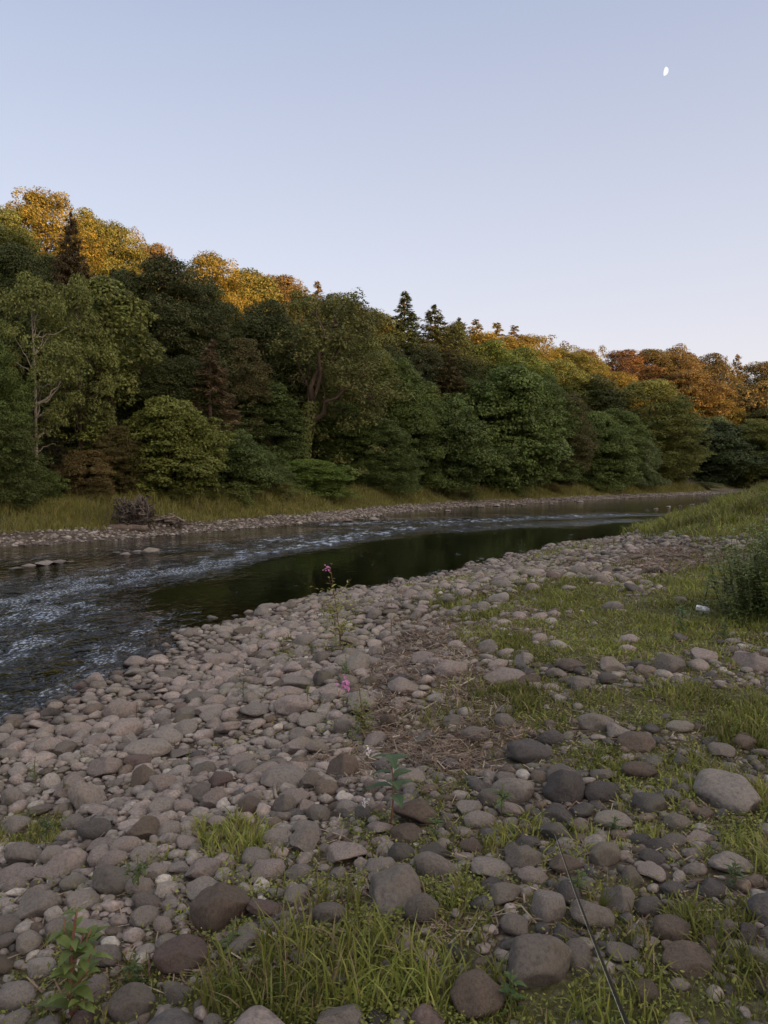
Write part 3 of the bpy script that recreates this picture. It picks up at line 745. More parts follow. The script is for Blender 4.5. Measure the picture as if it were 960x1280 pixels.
GF = 'trees at the edge of the far bank'; GH = 'trees on the wooded hillside'; GS = 'trees along the skyline'
T = [
 # skyline and hillside, back rows
 (12, 22, 256, 75, 'B4', G_OLIVE, 'dull olive treetop at the far upper end of the skyline', GS),
 (62, 23, 238, 100, 'B4', G_GOLD, 'tallest golden sunlit crown on the skyline', GS),
 (115, 24, 262, 70, 'B2', G_YEL, 'golden treetop rising directly behind the dark brown spruce', GS),
 (148, 22, 276, 80, 'B0', G_YEL, 'wide golden yellow crown right of the dark brown spruce', GS),
 (176, 25, 280, 34, 'THIN', G_BRNOL, 'thin sparse tree poking above the golden skyline crowns', GS),
 (196, 23, 302, 62, 'B4', G_BRNOL, 'small rusty gold crown just before the dip in the skyline', GS),
 (262, 21, 314, 88, 'B0', G_GOLD, 'rounded bright orange crown right of the dip in the skyline', GS),
 (312, 22, 332, 92, 'B1', G_YEL, 'golden crown sloping down behind the big dark tree', GS),
 (350, 25, 342, 84, 'B4', G_BRNOL, 'brownish orange crown beside the leaning olive tree top', GS),
 (398, 24, 350, 60, 'LAR', G_BRNOL, 'ragged brown conifer tip above the leaning olive tree', GS),
 (480, 27, 390, 38, 'B0', G_GOLD, 'small orange crown glowing between two dark treetops', GS),
 (450, 17, 378, 95, 'B2', G_DARK, 'dark green crown left of the tall pointed spruce', GH),
 (420, 20, 366, 70, 'B4', G_DARK, 'dark treetop behind the upper twigs of the leaning tree', GH),
 (506, 15, 362, 84, 'SP0', (.034, .050, .024), 'tall dark pointed spruce on the skyline', GS),
 (543, 14, 380, 110, 'SP1', G_SPR, 'broad olive spruce beside the tall pointed spruce', GS),
 (526, 13, 428, 70, 'B4', G_SPR, 'dull olive crown joining the two tall spruces', GS),
 (566, 15, 402, 60, 'B2', G_DARK, 'dark crown at the right shoulder of the broad spruce', GS),
 (572, 18, 396, 80, 'SP1', G_SPR, 'lower dark spruce right of the broad olive spruce', GS),
 (594, 22, 398, 66, 'LAR', G_GOLD, 'first of the sunlit orange larches, beside the dark spruces', GS),
 (620, 22, 402, 76, 'LAR', G_GOLD, 'tallest sunlit orange larch on the middle skyline', GS),
 (641, 24, 406, 66, 'LAR', G_BRNOL, 'rusty larch with a thin top among the orange larches', GS),
 (606, 23, 414, 64, 'B4', G_GOLD, 'golden leafy crown at the foot of the first larches', GS),
 (634, 23, 420, 64, 'B2', G_GOLD, 'golden leafy crown below the tallest larch', GS),
 (660, 24, 418, 60, 'B4', G_GOLD, 'low golden crown right of the orange larches', GS),
 (690, 27, 418, 55, 'THIN', G_BRNOL, 'open lacy crown with sky showing through, mid skyline', GS),
 (705, 22, 432, 70, 'B0', G_YEL, 'yellow green crown below the lacy skyline tree', GS),
 (728, 24, 436, 60, 'B4', G_BRNOL, 'brown gold crown left of the skyline gap', GS),
 (748, 29, 430, 34, 'THIN', G_BRN, 'small bare twiggy tree standing in the skyline gap', GS),
 (776, 26, 436, 70, 'B4', G_RED, 'reddest crown on the skyline, right of the twiggy tree', GS),
 (812, 28, 434, 60, 'B2', G_BRN, 'brown crown next to the reddest one on the skyline', GS),
 (845, 30, 430, 70, 'B0', G_BRNOL, 'highest brown crown on the far end of the ridge', GS),
 (884, 31, 440, 80, 'B3', G_BRN, 'wide russet crown sloping down the far ridge', GS),
 (918, 33, 442, 50, 'LAR', G_BRNOL, 'russet conifer tips near the end of the ridge', GS),
 (950, 33, 450, 70, 'B4', G_BRN, 'russet crown last in the skyline row', GS),
 (985, 33, 455, 80, 'B0', G_BRN, 'russet crown cut by the edge of the view', GS),
 (-40, 22, 250, 100, 'B0', G_OLIVE, 'olive crown mostly outside the view above the tall ash', GS),
 # middle rows
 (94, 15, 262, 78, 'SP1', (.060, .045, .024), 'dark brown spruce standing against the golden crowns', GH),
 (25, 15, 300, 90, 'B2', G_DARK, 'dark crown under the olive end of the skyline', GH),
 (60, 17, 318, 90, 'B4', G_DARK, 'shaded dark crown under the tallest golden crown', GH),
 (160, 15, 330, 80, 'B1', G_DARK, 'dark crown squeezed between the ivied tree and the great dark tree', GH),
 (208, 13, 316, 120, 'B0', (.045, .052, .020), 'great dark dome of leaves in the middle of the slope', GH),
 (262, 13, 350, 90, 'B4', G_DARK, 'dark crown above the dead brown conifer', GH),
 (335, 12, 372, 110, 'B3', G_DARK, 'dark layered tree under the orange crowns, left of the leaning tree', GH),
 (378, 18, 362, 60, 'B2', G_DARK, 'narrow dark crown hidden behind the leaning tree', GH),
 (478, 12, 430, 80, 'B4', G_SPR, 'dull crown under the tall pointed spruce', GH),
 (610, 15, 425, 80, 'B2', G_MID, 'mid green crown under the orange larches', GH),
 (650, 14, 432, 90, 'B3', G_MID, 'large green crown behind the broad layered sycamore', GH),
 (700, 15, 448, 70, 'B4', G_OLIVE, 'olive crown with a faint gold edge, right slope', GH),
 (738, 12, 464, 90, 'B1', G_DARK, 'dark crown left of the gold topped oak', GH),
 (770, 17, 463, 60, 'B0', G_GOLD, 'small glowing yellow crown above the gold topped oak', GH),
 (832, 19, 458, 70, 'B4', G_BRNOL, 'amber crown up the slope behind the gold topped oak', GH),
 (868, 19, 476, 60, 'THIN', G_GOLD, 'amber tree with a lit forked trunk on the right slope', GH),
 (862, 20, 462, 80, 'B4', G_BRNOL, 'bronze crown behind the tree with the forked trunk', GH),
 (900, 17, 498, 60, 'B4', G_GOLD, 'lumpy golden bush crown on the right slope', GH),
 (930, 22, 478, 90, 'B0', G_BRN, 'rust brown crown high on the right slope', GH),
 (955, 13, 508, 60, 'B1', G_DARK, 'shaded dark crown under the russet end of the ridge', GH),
 # front row
 (-25, 6, 400, 90, 'B0', G_MID, 'green tree cut off by the edge beside the pale ash', GF),
 (44, 7, 338, 105, 'ASH', G_OLIVE, 'tall ash with a bare pale trunk at the end of the far bank', GF),
 (101, 7.5, 338, 80, 'ASHB', G_OLIVE, 'tall tree with a straight reddish brown trunk', GF),
 (136, 8.5, 342, 100, 'IVY', G_OLIVE, 'tall tree with a thick sleeve of ivy up its trunk', GF),
 (8, 5.4, 512, 80, 'B3', (.055, .070, .022), 'dark blue green sycamore low at the end of the bank', GF),
 (75, 9.5, 470, 90, 'B4', (.055, .060, .022), 'shaded undergrowth tree behind the pale and brown trunks', GF),
 (108, 6.2, 560, 70, 'B4', (.085, .065, .026), 'brownish thicket at the foot of the straight brown trunk', GF),
 (50, 5.6, 580, 50, 'SH0', G_MID, 'small green thicket at the foot of the pale ash', GF),
 (150, 6.4, 530, 60, 'B4', (.078, .068, .028), 'dull brown green thicket behind the root pile', GF),
 (208, 5.6, 495, 118, 'B3', (.090, .105, .026), 'wide yellow green maple with layered branches by the root pile', GF),
 (232, 9, 440, 90, 'B1', G_DARK, 'dark tree behind the yellow green maple', GF),
 (266, 7.5, 422, 88, 'DEADC', G_DEAD, 'dead conifer with hanging rust brown needles', GF),
 (290, 6.2, 535, 80, 'B3', G_COLD, 'low cool green tree at the foot of the dead conifer', GF),
 (330, 8.5, 470, 95, 'B1', G_COLD, 'rounded dark tree left of the leaning trunk', GF),
 (325, 5.8, 560, 60, 'B3', G_COLD, 'spreading low tree over the bank grass beside the leaning trunk', GF),
 (398, 6.3, 352, 132, 'WIL', (.088, .094, .032), 'leaning olive tree with two long bare limbs and ivy', GF),
 (385, 5.0, 572, 84, 'B3', G_BRIGHT, 'low bright green bushy tree under the leaning olive tree', GF),
 (432, 7.0, 500, 80, 'B4', G_MID, 'green tree hugging the right side of the leaning tree', GF),
 (455, 9, 420, 90, 'B4', G_OLIVE, 'soft olive tree right behind the leaning tree', GF),
 (498, 6.8, 445, 92, 'B3', G_MID, 'tall layered green tree under the pointed spruces', GF),
 (478, 5.3, 520, 74, 'B3', G_COLD, 'cool green tree with tiers of branches over the dark hollow', GF),
 (560, 9, 440, 90, 'SP1', (.070, .060, .026), 'brownish lower spruce in front of the olive spruce', GF),
 (560, 5.6, 500, 96, 'B3', G_COLD, 'round topped dark sycamore beside the dark hollow', GF),
 (630, 5.6, 458, 128, 'B3', G_MID, 'broadest sycamore on the bank with tiers of drooping branches', GF),
 (668, 7, 468, 80, 'B1', G_MID, 'green dome tucked behind the broadest sycamore', GF),
 (708, 5.2, 488, 50, 'B2', (.068, .066, .028), 'slim brownish green tree right of the broadest sycamore', GF),
 (745, 5.4, 512, 76, 'B0', G_MID, 'round green tree between the slim tree and the pale willow', GF),
 (812, 7.5, 472, 92, 'B2', G_OLIVE, 'tall oak with a gold lit top and olive sides', GF),
 (795, 4.6, 545, 54, 'B4', G_PALE, 'pale grey green willow at the water edge of the wood', GF),
 (770, 6.5, 510, 60, 'B2', G_MID, 'narrow green tree between the round tree and the oak', GF),
 (846, 5.6, 516, 50, 'B2', G_OLIVE, 'narrow olive tree right of the gold topped oak', GF),
 (892, 6.5, 520, 84, 'B3', (.040, .058, .026), 'dark green drooping tree near the end of the far bank', GF),
 (940, 6.5, 522, 62, 'B0', G_OLIVE, 'golden olive tree where the far bank meets the grassy rise', GF),
 (985, 6.5, 530, 70, 'B0', G_OLIVE, 'olive tree beyond the grassy rise at the edge', GF),
 (530, 8, 480, 70, 'B4', G_OLIVE, 'olive tree filling the gap above the dark hollow', GF),
 (590, 8, 470, 70, 'B1', G_MID, 'green crown between the round sycamore and the broadest one', GF),
 (300, 10, 420, 70, 'B4', (.060, .056, .024), 'brownish green crown beside the dead conifer top', GF),
 (180, 10, 420, 80, 'B4', G_DARK, 'dark leafy tree behind the hollow by the ivied trunk', GF),
]
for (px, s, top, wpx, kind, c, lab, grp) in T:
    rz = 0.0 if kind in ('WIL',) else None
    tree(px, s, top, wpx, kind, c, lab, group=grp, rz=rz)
# bushes along the far bank
SHR = [(292, 3.9, 600, 62, 'SH0', (.080, .100, .030), 'leafy green bush in the bank grass right of the log pile'),
       (345, 4.2, 598, 44, 'SH1', (.100, .105, .035), 'wispy yellow green bush under the low bright tree'),
       (578, 3.0, 606, 48, 'SH1', (.075, .085, .032), 'rounded willow bush overhanging the far waterline'),
       (640, 3.6, 608, 40, 'SH0', (.075, .095, .030), 'small low bush on the bank under the broadest sycamore'),
       (745, 3.4, 607, 30, 'SH0', (.085, .105, .032), 'small bright bush on the bank under the round tree'),
       (410, 4.2, 602, 40, 'SH1', (.085, .100, .030), 'ragged bush just right of the low bright tree'),
       (225, 5.0, 604, 50, 'SH0', (.080, .092, .028), 'dark leafy bush at the foot of the yellow green maple'),
       (880, 3.6, 603, 40, 'SH0', (.070, .080, .028), 'low bush near the far end of the gravel strip'),
       (120, 5.0, 606, 44, 'SH1', (.085, .075, .030), 'tangled brown green bush behind the tall bank grass'),
       (20, 5.0, 600, 46, 'SH1', (.090, .100, .032), 'thin bush in the tall grass at the near end of the far bank'),
       (690, 3.8, 608, 34, 'SH1', (.090, .080, .030), 'brownish bush on the bank between the small low bush and bright bush')]
for (px, s, top, wpx, kind, c, lab) in SHR:
    tree(px, s, top, wpx, kind, c, lab, name='bush', cat='bush', group='bushes along the far bank')

# ------------------------------------------------------------------ stones
def ico(sub):
    bm = bmesh.new(); bmesh.ops.create_icosphere(bm, subdivisions=sub, radius=1)
    V = np.array([v.co[:] for v in bm.verts]); Fc = np.array([[v.index for v in f.verts] for f in bm.faces]); bm.free()
    return V, Fc
def stone_shape(V, seed, angular):
    rng = np.random.default_rng(seed)
    P = V * (1 + .16 * noise3(V[:, 0] * 1.1 + seed, V[:, 1] * 1.1, V[:, 2] * 1.1, seed))[:, None]
    for i in range(9 if angular else 5):
        n = unit(rng.normal(size=3)); d = rng.uniform(.48, .8) if angular else rng.uniform(.66, .92)
        ex = np.maximum(0, P @ n - d)
        P = P - n * (ex * (.95 if angular else .85))[:, None]
    P = P * (1 + .07 * noise3(V[:, 0] * 2.2 + seed, V[:, 1] * 2.2, V[:, 2] * 2.2, seed + 5))[:, None]
    P = P * (1 + .035 * noise3(V[:, 0] * 4 + seed, V[:, 1] * 4, V[:, 2] * 4, seed + 1))[:, None]
    P = P * np.array([1, rng.uniform(.62, .92), rng.uniform(.34, .60)])
    return P / np.abs(P[:, 0]).max()
NS = 22
ANG = [i % 3 == 2 for i in range(NS)]
I4, I3, I2, I1 = ico(4), ico(3), ico(2), ico(1)
SH3 = [stone_shape(I4[0], 100 + i, ANG[i]) for i in range(NS)]
SH2 = [stone_shape(I2[0], 100 + i, ANG[i]) for i in range(NS)]
SH1_ = [stone_shape(I1[0], 100 + i, ANG[i]) for i in range(NS)]
SH3m = [stone_shape(I3[0], 100 + i, ANG[i]) for i in range(NS)]
STONE_ME = [mesh_np('stone', SH3[i], [I4[1]], None, True, [M_STONE]) for i in range(NS)]

PAL = [((.245, .206, .188), 'pinkish grey'), ((.215, .191, .172), 'warm grey'), ((.150, .131, .116), 'brownish grey'), ((.118, .092, .074), 'brown'), ((.085, .077, .074), 'dark grey'),
       ((.33, .30, .27), 'pale grey'), ((.118, .086, .077), 'reddish brown'), ((.40, .375, .34), 'whitish')]
# stones one can point out in the photograph: px, py, width px, height px, palette, shape, tilt label
HAND = [(275, 1138, 82, 66, 3), (673, 1212, 94, 74, 2), (598, 1248, 78, 56, 3), (228, 1198, 78, 46, 6), (165, 1258, 64, 46, 2), (121, 1040, 52, 44, 4), (112, 999, 52, 40, 1), (206, 980, 44, 42, 0),
        (264, 1004, 40, 28, 0), (196, 1033, 44, 24, 0), (376, 1056, 52, 34, 1), (30, 1070, 70, 44, 2), (40, 1095, 46, 30, 0), (412, 1146, 52, 42, 2), (374, 1091, 42, 22, 1), (596, 920, 42, 34, 2),
        (662, 944, 62, 36, 4), (704, 990, 52, 46, 4), (520, 1017, 66, 52, 3), (428, 966, 42, 34, 3), (768, 1028, 58, 22, 1), (772, 1131, 40, 38, 1), (757, 1072, 50, 40, 2), (910, 1080, 66, 34, 1),
        (545, 1085, 62, 34, 2), (528, 1140, 52, 46, 2), (150, 891, 46, 30, 0), (186, 938, 66, 32, 1), (272, 880, 34, 30, 0), (402, 850, 32, 28, 4), (486, 905, 28, 22, 3), (838, 833, 42, 28, 2),
        (930, 820, 28, 18, 0), (252, 1091, 56, 36, 0), (140, 1078, 42, 34, 0), (95, 1105, 42, 30, 1), (180, 1147, 42, 32, 1), (112, 1165, 60, 34, 1), (68, 1145, 28, 20, 5), (52, 1210, 40, 28, 5),
        (742, 1145, 66, 40, 2), (685, 1140, 52, 46, 1), (838, 1165, 60, 34, 3), (905, 1165, 40, 34, 2), (935, 1170, 40, 32, 4), (860, 1205, 70, 30, 3), (500, 1070, 40, 30, 4), (470, 1100, 30, 20, 1),
        (655, 1075, 52, 34, 2), (610, 1088, 60, 30, 1), (590, 1060, 36, 24, 3), (705, 1085, 50, 34, 3), (790, 1100, 34, 30, 2), (820, 1060, 40, 30, 4), (845, 1030, 40, 24, 2), (880, 1020, 30, 30, 3),
        (800, 965, 56, 32, 3), (640, 990, 60, 36, 1), (615, 1000, 40, 26, 2), (570, 905, 34, 16, 2), (630, 904, 36, 18, 2), (745, 908, 56, 22, 2), (770, 915, 40, 22, 1), (850, 910, 40, 18, 1),
        (900, 940, 40, 26, 2), (930, 930, 34, 24, 3), (690, 925, 36, 26, 4), (760, 850, 36, 22, 4), (345, 955, 34, 20, 2), (300, 1100, 30, 20, 1), (235, 1055, 36, 22, 0), (15, 1000, 40, 30, 1),
        (22, 1035, 36, 26, 1), (62, 980, 34, 24, 5), (10, 915, 28, 24, 1), (60, 935, 40, 26, 0), (95, 915, 44, 22, 0), (120, 851, 30, 18, 0), (100, 858, 22, 18, 6), (250, 1130, 20, 16, 5),
        (465, 855, 24, 20, 3), (430, 912, 30, 20, 2), (355, 1010, 32, 24, 2), (315, 1000, 34, 22, 1), (230, 1010, 30, 22, 0), (455, 1020, 24, 30, 4), (465, 985, 24, 20, 2), (385, 980, 30, 24, 2),
        (655, 828, 26, 18, 1), (850, 752, 20, 12, 2), (690, 778, 18, 10, 5), (520, 772, 20, 14, 1), (545, 790, 30, 16, 2), (470, 816, 22, 18, 1), (140, 1045, 16, 14, 5), (570, 1088, 18, 22, 5), (950, 1200, 40, 40, 1), (20, 1245, 60, 44, 1), (225, 1245, 40, 30, 2), (205, 1160, 34, 24, 0), (45, 1120, 44, 26, 1), (810, 1245, 40, 30, 3)]

def build_stones():
    rng = np.random.default_rng(5)
    xs, ys, rs, hand = [], [], [], []
    grid = {}
    cell = .3
    def free(x, y, r, f):
        cx, cy = int(x // cell), int(y // cell)
        for i in (-1, 0, 1):
            for j in (-1, 0, 1):
                for k in grid.get((cx + i, cy + j), ()):
                    if (xs[k] - x) ** 2 + (ys[k] - y) ** 2 < (f * (r + rs[k])) ** 2: return False
        return True
    def put(x, y, r, h=-1):
        grid.setdefault((int(x // cell), int(y // cell)), []).append(len(xs)); xs.append(x); ys.append(y); rs.append(r); hand.append(h)
    for i, (px, py, w_, h_, pal) in enumerate(HAND):
        x, y, z = ground_at(px, py + h_ * .15)
        put(x, y, w_ / 2 / F * y * .92, i)
    # candidates: class radius, tries, furthest distance
    for r0, n, ymax in [(.15, 160, 30), (.12, 700, 34), (.095, 3000, 40), (.075, 12000, 44), (.056, 40000, 34), (.040, 80000, 19), (.027, 80000, 10), (.018, 70000, 6)]:
        n = int(n * 1.25); a = rng.uniform(-.62, .92, n); d = 1.1 + (ymax - 1.3) * rng.random(n) ** (.62 if r0 > .05 else .75)
        X = d * np.tan(a); Y = d
        if r0 > .05:
            m = int(n * .35); ii = rng.integers(0, m, m)
            Xs = []; 
            P0 = NEAR[3:20]; seg = rng.integers(0, len(P0) - 1, m); t = rng.random(m); off = rng.uniform(-.8, 6, m)
            A = P0[seg]; B = P0[seg + 1]; dd = unit(B - A); nrm = np.stack([dd[:, 1], -dd[:, 0]], 1)
            Q = A + (B - A) * t[:, None] + nrm * off[:, None]
            X = np.append(X, Q[:, 0]); Y = np.append(Y, Q[:, 1])
        dn, df = banks(X, Y)
        ok = (dn > np.where(rng.random(len(dn)) < .12, -.6, .0)) & (Y > 1.2) & (Y < ymax + 8)
        X, Y, dn = X[ok], Y[ok], dn[ok]
        Z = np.maximum(height(X, Y), 0)
        g, gh, l = masks(X, Y, Z)
        px, py = project(X, Y, Z)
        beach = 1 - sstep(0, 1, (px - (420 + (900 - py) * .9)) / 160)      # packed cobbles on the water side
        dens = (.62 + .38 * beach) * (1 - .93 * sstep(.3, .8, g)) ** (1.8 if r0 < .09 else .8) * (1 - .90 * sstep(.2, .7, l))
        dens = np.where(dn < .15, dens * (.55 if r0 < .1 else .8), dens)
        dens = np.where(Y > 30, dens * .8, dens)
        rr = r0 * rng.uniform(.82, 1.22, len(X)); u = rng.random(len(X))
        for x, y, r, dq, q, bc in zip(X, Y, rr, dens, u, beach):
            if q < dq and free(x, y, r, .80 if bc > .5 else .9): put(x, y, r)
    xs, ys, rs, hand = map(np.array, (xs, ys, rs, hand))
    n = len(xs)
    z = height(xs, ys)
    dn, df = banks(xs, ys)
    g, gh, l = masks(xs, ys, np.maximum(z, 0))
    px, py = project(xs, ys, z)
    shape = rng.integers(0, NS, n); yaw = rng.uniform(0, 2 * PI, n)
    pal = rng.choice(8, n, p=[.31, .27, .20, .09, .05, .04, .03, .01])
    right = sstep(380, 640, px) * sstep(780, 900, py)
    pal = np.where((rng.random(n) < right * .62), rng.choice([2, 3, 4, 2, 4], n), pal)
    lft = 1 - sstep(0, 1, (px - (380 + (900 - py) * .9)) / 200)
    pal = np.where(np.isin(pal, (3, 4, 6)) & (rng.random(n) < lft * .6), rng.choice([0, 0, 1, 5], n), pal)
    pal = np.where((rs > .062) & ((pal == 5) | (pal == 7)), 0, pal)
    size_px = 2 * rs * F / np.hypot(xs, ys)
    inview = (px > -5) & (px < 965) & (py < 1285) & (py > 600)
    # far shore boulders and stones standing in the river
    extra = []
    for (qx, qy, w_) in [(146, 691, 12), (158, 693, 16), (172, 690, 14), (188, 690, 22), (70, 704, 22), (52, 706, 26), (36, 708, 20), (88, 702, 14), (20, 711, 18),
                         (405, 651, 12), (420, 650, 10), (436, 651, 12), (452, 649, 10), (468, 650, 12), (484, 648, 8), (332, 656, 12), (300, 660, 9), (262, 661, 10), (222, 664, 14), (238, 663, 9),
                         (372, 653, 9), (600, 634, 12), (620, 633, 10), (640, 632, 9), (560, 639, 9), (540, 640, 8), (690, 631, 8), (655, 632, 8), (725, 628, 9), (430, 656, 8), (445, 655, 9), (415, 657, 8), (480, 653, 8),
                         (820, 636, 10), (835, 634, 12), (850, 633, 10), (808, 638, 9), (865, 631, 9), (880, 630, 10), (895, 629, 8)]:
        x, y = at_water(qx, qy); extra.append((x, y, w_ / 2 / F * y))
    E = np.array(extra)
    order = np.argsort(-(size_px * inview))
    order = [k for k in order if hand[k] >= 0] + [k for k in order if hand[k] < 0]
    n_th = 300 - len(E)
    things = order[:n_th]; rest = np.array(sorted(order[n_th:]))
    LM = [((-3.2, 7.6), None)]
    def lm(px, py, txt): x, y, _ = ground_at(px, py); return (x, y, txt)
    LM = [lm(425, 812, 'the tall flowering balsam'), lm(452, 918, 'the reddish stemmed balsam'), lm(487, 1030, 'the broad leaved seedling'), lm(385, 885, 'the single pale leaf shoot'),
          lm(95, 1265, 'the leafy corner balsam'), lm(690, 1045, 'the fishing rod tip'), lm(740, 1150, 'the fishing rod middle'), lm(785, 1240, 'the thick part of the rod'), lm(877, 768, 'the white plastic bottle'),
          lm(275, 1155, 'the biggest brown boulder'), lm(673, 1235, 'the pitted foreground boulder'), lm(120, 1055, 'the dark angular cobble'), lm(662, 955, 'the dark flat slab'), lm(596, 930, 'the two toned round stone'),
          lm(450, 1230, 'the tall grass clump'), lm(610, 890, 'the bright low grass patch'), lm(835, 835, 'the dark stone by the rough grass'), lm(100, 870, 'the bend in the waterline'), lm(250, 785, 'the inner shingle point'),
          lm(20, 910, 'the corner of dark water'), lm(45, 1040, 'the weeds on the beach edge'), lm(285, 1055, 'the small mid beach tuft'), lm(305, 870, 'the small green weed on the beach'), lm(910, 1085, 'the long low boulder'), lm(400, 990, 'the curled white root'),
          lm(750, 880, 'the spiky grass tuft'), lm(860, 690, 'the driftwood mat'), lm(540, 790, 'the top of the twig litter'), lm(600, 980, 'the foot of the twig litter'), lm(930, 900, 'the grassy corner rise')]
    LM = [(a, b, c) for a, b, c in LM]
    labs = []
    for k in things:
        s = size_px[k]
        sz = 'huge' if s > 75 else 'large' if s > 50 else 'middling' if s > 36 else 'small'
        nm = 'angular' if ANG[shape[k]] else 'rounded'
        dd = [math.hypot(a - xs[k], b - ys[k]) for a, b, c in LM]; j = int(np.argmin(dd)); a, b, c = LM[j]
        dx, dy = (xs[k] - a), (ys[k] - b)
        if abs(dx) * 1.0 > abs(dy): rel = 'left of' if dx < 0 else 'right of'
        else: rel = 'beyond' if dy > 0 else 'in front of'
        pcol = HAND[hand[k]][4] if hand[k] >= 0 else pal[k]
        labs.append([sz, nm, PAL[pcol][1], rel, c, dd[j]])
    ORD = ['', ', second nearest it', ', third nearest it', ', fourth nearest it', ', fifth nearest it', ', sixth nearest it', ', seventh nearest it', ', eighth nearest it', ', ninth nearest it', ', tenth nearest it', ', eleventh nearest it', ', twelfth nearest it']
    keyd = {}
    for i, L_ in enumerate(labs): keyd.setdefault(tuple(L_[:5]), []).append((L_[5], i))
    final = {}
    for key, lst in keyd.items():
        lst.sort()
        for r_, (d_, i) in enumerate(lst):
            t_ = f'{key[0]} {key[1]} {key[2]} stone {key[3]} {key[4]}'
            if len(lst) > 1: t_ += ', nearest it' if r_ == 0 else ORD[min(r_, 11)]
            final[i] = t_.replace('the fishing rod', 'the rod') if len(t_.split()) > 15 else t_
            if len(final[i].split()) > 16: final[i] = final[i].replace(' nearest it', ' nearest').replace('the foot of the', 'the lower').replace('the top of the', 'the upper').replace('stone in front', 'stone before')
            final[i] = final[i].replace('stone before of', 'stone before')
    for i, k in enumerate(things):
        o = bpy.data.objects.new('stone', STONE_ME[shape[k]]); COL.objects.link(o)
        if hand[k] >= 0:
            _, _, w_, h_, pc = HAND[hand[k]]
            r = rs[k] / .95; zs = r * min(1.25, max(.7, h_ / w_ * 1.35)) * 1.5; colr = PAL[pc][0]; yw = rng.uniform(-.5, .5) + (PI if rng.random() < .5 else 0)
            o.scale = (r, r * 1.0, zs)
        else:
            r = rs[k] * 1.1; zs = r * rng.uniform(.85, 1.15); colr = PAL[pal[k]][0]; yw = yaw[k]; o.scale = (r, r, zs)
        o.rotation_euler = (rng.normal(0, .12), rng.normal(0, .12), yw)
        o.location = (xs[k], ys[k], z[k] + zs * .20)
        b = rng.uniform(.85, 1.15); o.color = (colr[0] * b, colr[1] * b, colr[2] * b, 1)
        o['label'] = final[i]; o['category'] = 'stone'; o['group'] = 'larger river stones'
    nE = len(E)
    names_e = ['stone standing in the fast water off the root pile', 'stone in the low bar across the river', 'stone on the far gravel edge', 'stone in the shallows at the far end of the river']
    gx = [0] * 4
    words = ['first', 'second', 'third', 'fourth', 'fifth', 'sixth', 'seventh', 'eighth', 'ninth', 'tenth', 'eleventh', 'twelfth', 'thirteenth', 'fourteenth', 'fifteenth', 'sixteenth', 'seventeenth', 'eighteenth', 'nineteenth', 'twentieth', 'twenty-first', 'twenty-second', 'twenty-third', 'twenty-fourth', 'twenty-fifth']
    kinds_e = [0] * 4 + [1] * 5 + [2] * 24 + [3] * 7
    for kk in range(4):
        ids = sorted([i for i in range(nE) if kinds_e[i] == kk], key=lambda i: E[i][0])
        for r_, i in enumerate(ids):
            x, y, r = E[i]; r = r * (.55 if kk == 3 else 1); s_ = rng.integers(0, NS)
            o = bpy.data.objects.new('stone', STONE_ME[s_]); COL.objects.link(o)
            zz = max(hz(x, y), -.03)
            o.location = (x, y, zz + r * .2); o.scale = (r, r * 1.3, r * (.8 if kk != 1 else .5)); o.rotation_euler = (0, 0, rng.uniform(-.4, .4))
            c = PAL[[1, 2, 0, 2][rng.integers(0, 4)]][0]; o.color = (*c, 1)
            o['label'] = f'{words[r_]} from the left, {names_e[kk]}'; o['category'] = 'stone'; o['group'] = 'stones across the river'
    # everything smaller: one mass of shingle
    parts_V, parts_F, parts_C = [], [], []; nv = 0
    C8 = np.array([p[0] for p in PAL])
    for s_ in range(NS):
        for lod in (3, 2, 1):
            base, fc = {3: (SH3m, I3[1]), 2: (SH2, I2[1]), 1: (SH1_, I1[1])}[lod]
            lodk = np.where(size_px[rest] > 26, 3, np.where(size_px[rest] > 8, 2, 1))
            idx = rest[(shape[rest] == s_) & (lodk == lod)]
            if not len(idx): continue
            B = base[s_]; m = len(idx)
            r = rs[idx] * 1.12; zs = r * rng.uniform(.8, 1.15, m)
            V = B[None] * np.stack([r, r, zs], 1)[:, None, :]
            tx = rng.normal(0, .16, m)[:, None]; ty = rng.normal(0, .16, m)[:, None]
            y1 = V[..., 1] * np.cos(tx) - V[..., 2] * np.sin(tx); z1 = V[..., 1] * np.sin(tx) + V[..., 2] * np.cos(tx)
            x1 = V[..., 0] * np.cos(ty) + z1 * np.sin(ty); z2 = -V[..., 0] * np.sin(ty) + z1 * np.cos(ty)
            ca, sa = np.cos(yaw[idx])[:, None], np.sin(yaw[idx])[:, None]
            X = x1 * ca - y1 * sa + xs[idx][:, None]; Y = x1 * sa + y1 * ca + ys[idx][:, None]; Z = z2 + (z[idx] + zs * .17)[:, None]
            parts_V.append(np.stack([X, Y, Z], -1).reshape(-1, 3))
            parts_F.append((fc[None] + (np.arange(m) * len(B))[:, None, None]).reshape(-1, 3) + nv); nv += m * len(B)
            cc = C8[pal[idx]] * rng.uniform(.82, 1.2, (m, 1)); parts_C.append(np.repeat(cc, len(B), 0))
    global BIGST
    BIGST = [ground_at(877, 769)[:2] + (.09,)] + [(xs[k], ys[k], rs[k]) for k in things if rs[k] > .05]
    me = mesh_np('gravel', np.vstack(parts_V), [np.vstack(parts_F)], np.vstack(parts_C), True, [M_PEBBLE])
    link('gravel', me, kind='stuff', label='river cobbles and shingle packed over the near bank')
    # far shore shingle strip
    m = 11000
    P0 = FAR[2:12]; seg = rng.choice(len(P0) - 1, m, p=(lambda L: L / L.sum())(np.linalg.norm(np.diff(P0, axis=0), axis=1))); t = rng.random(m); off = rng.uniform(-.35, 2.7, m)
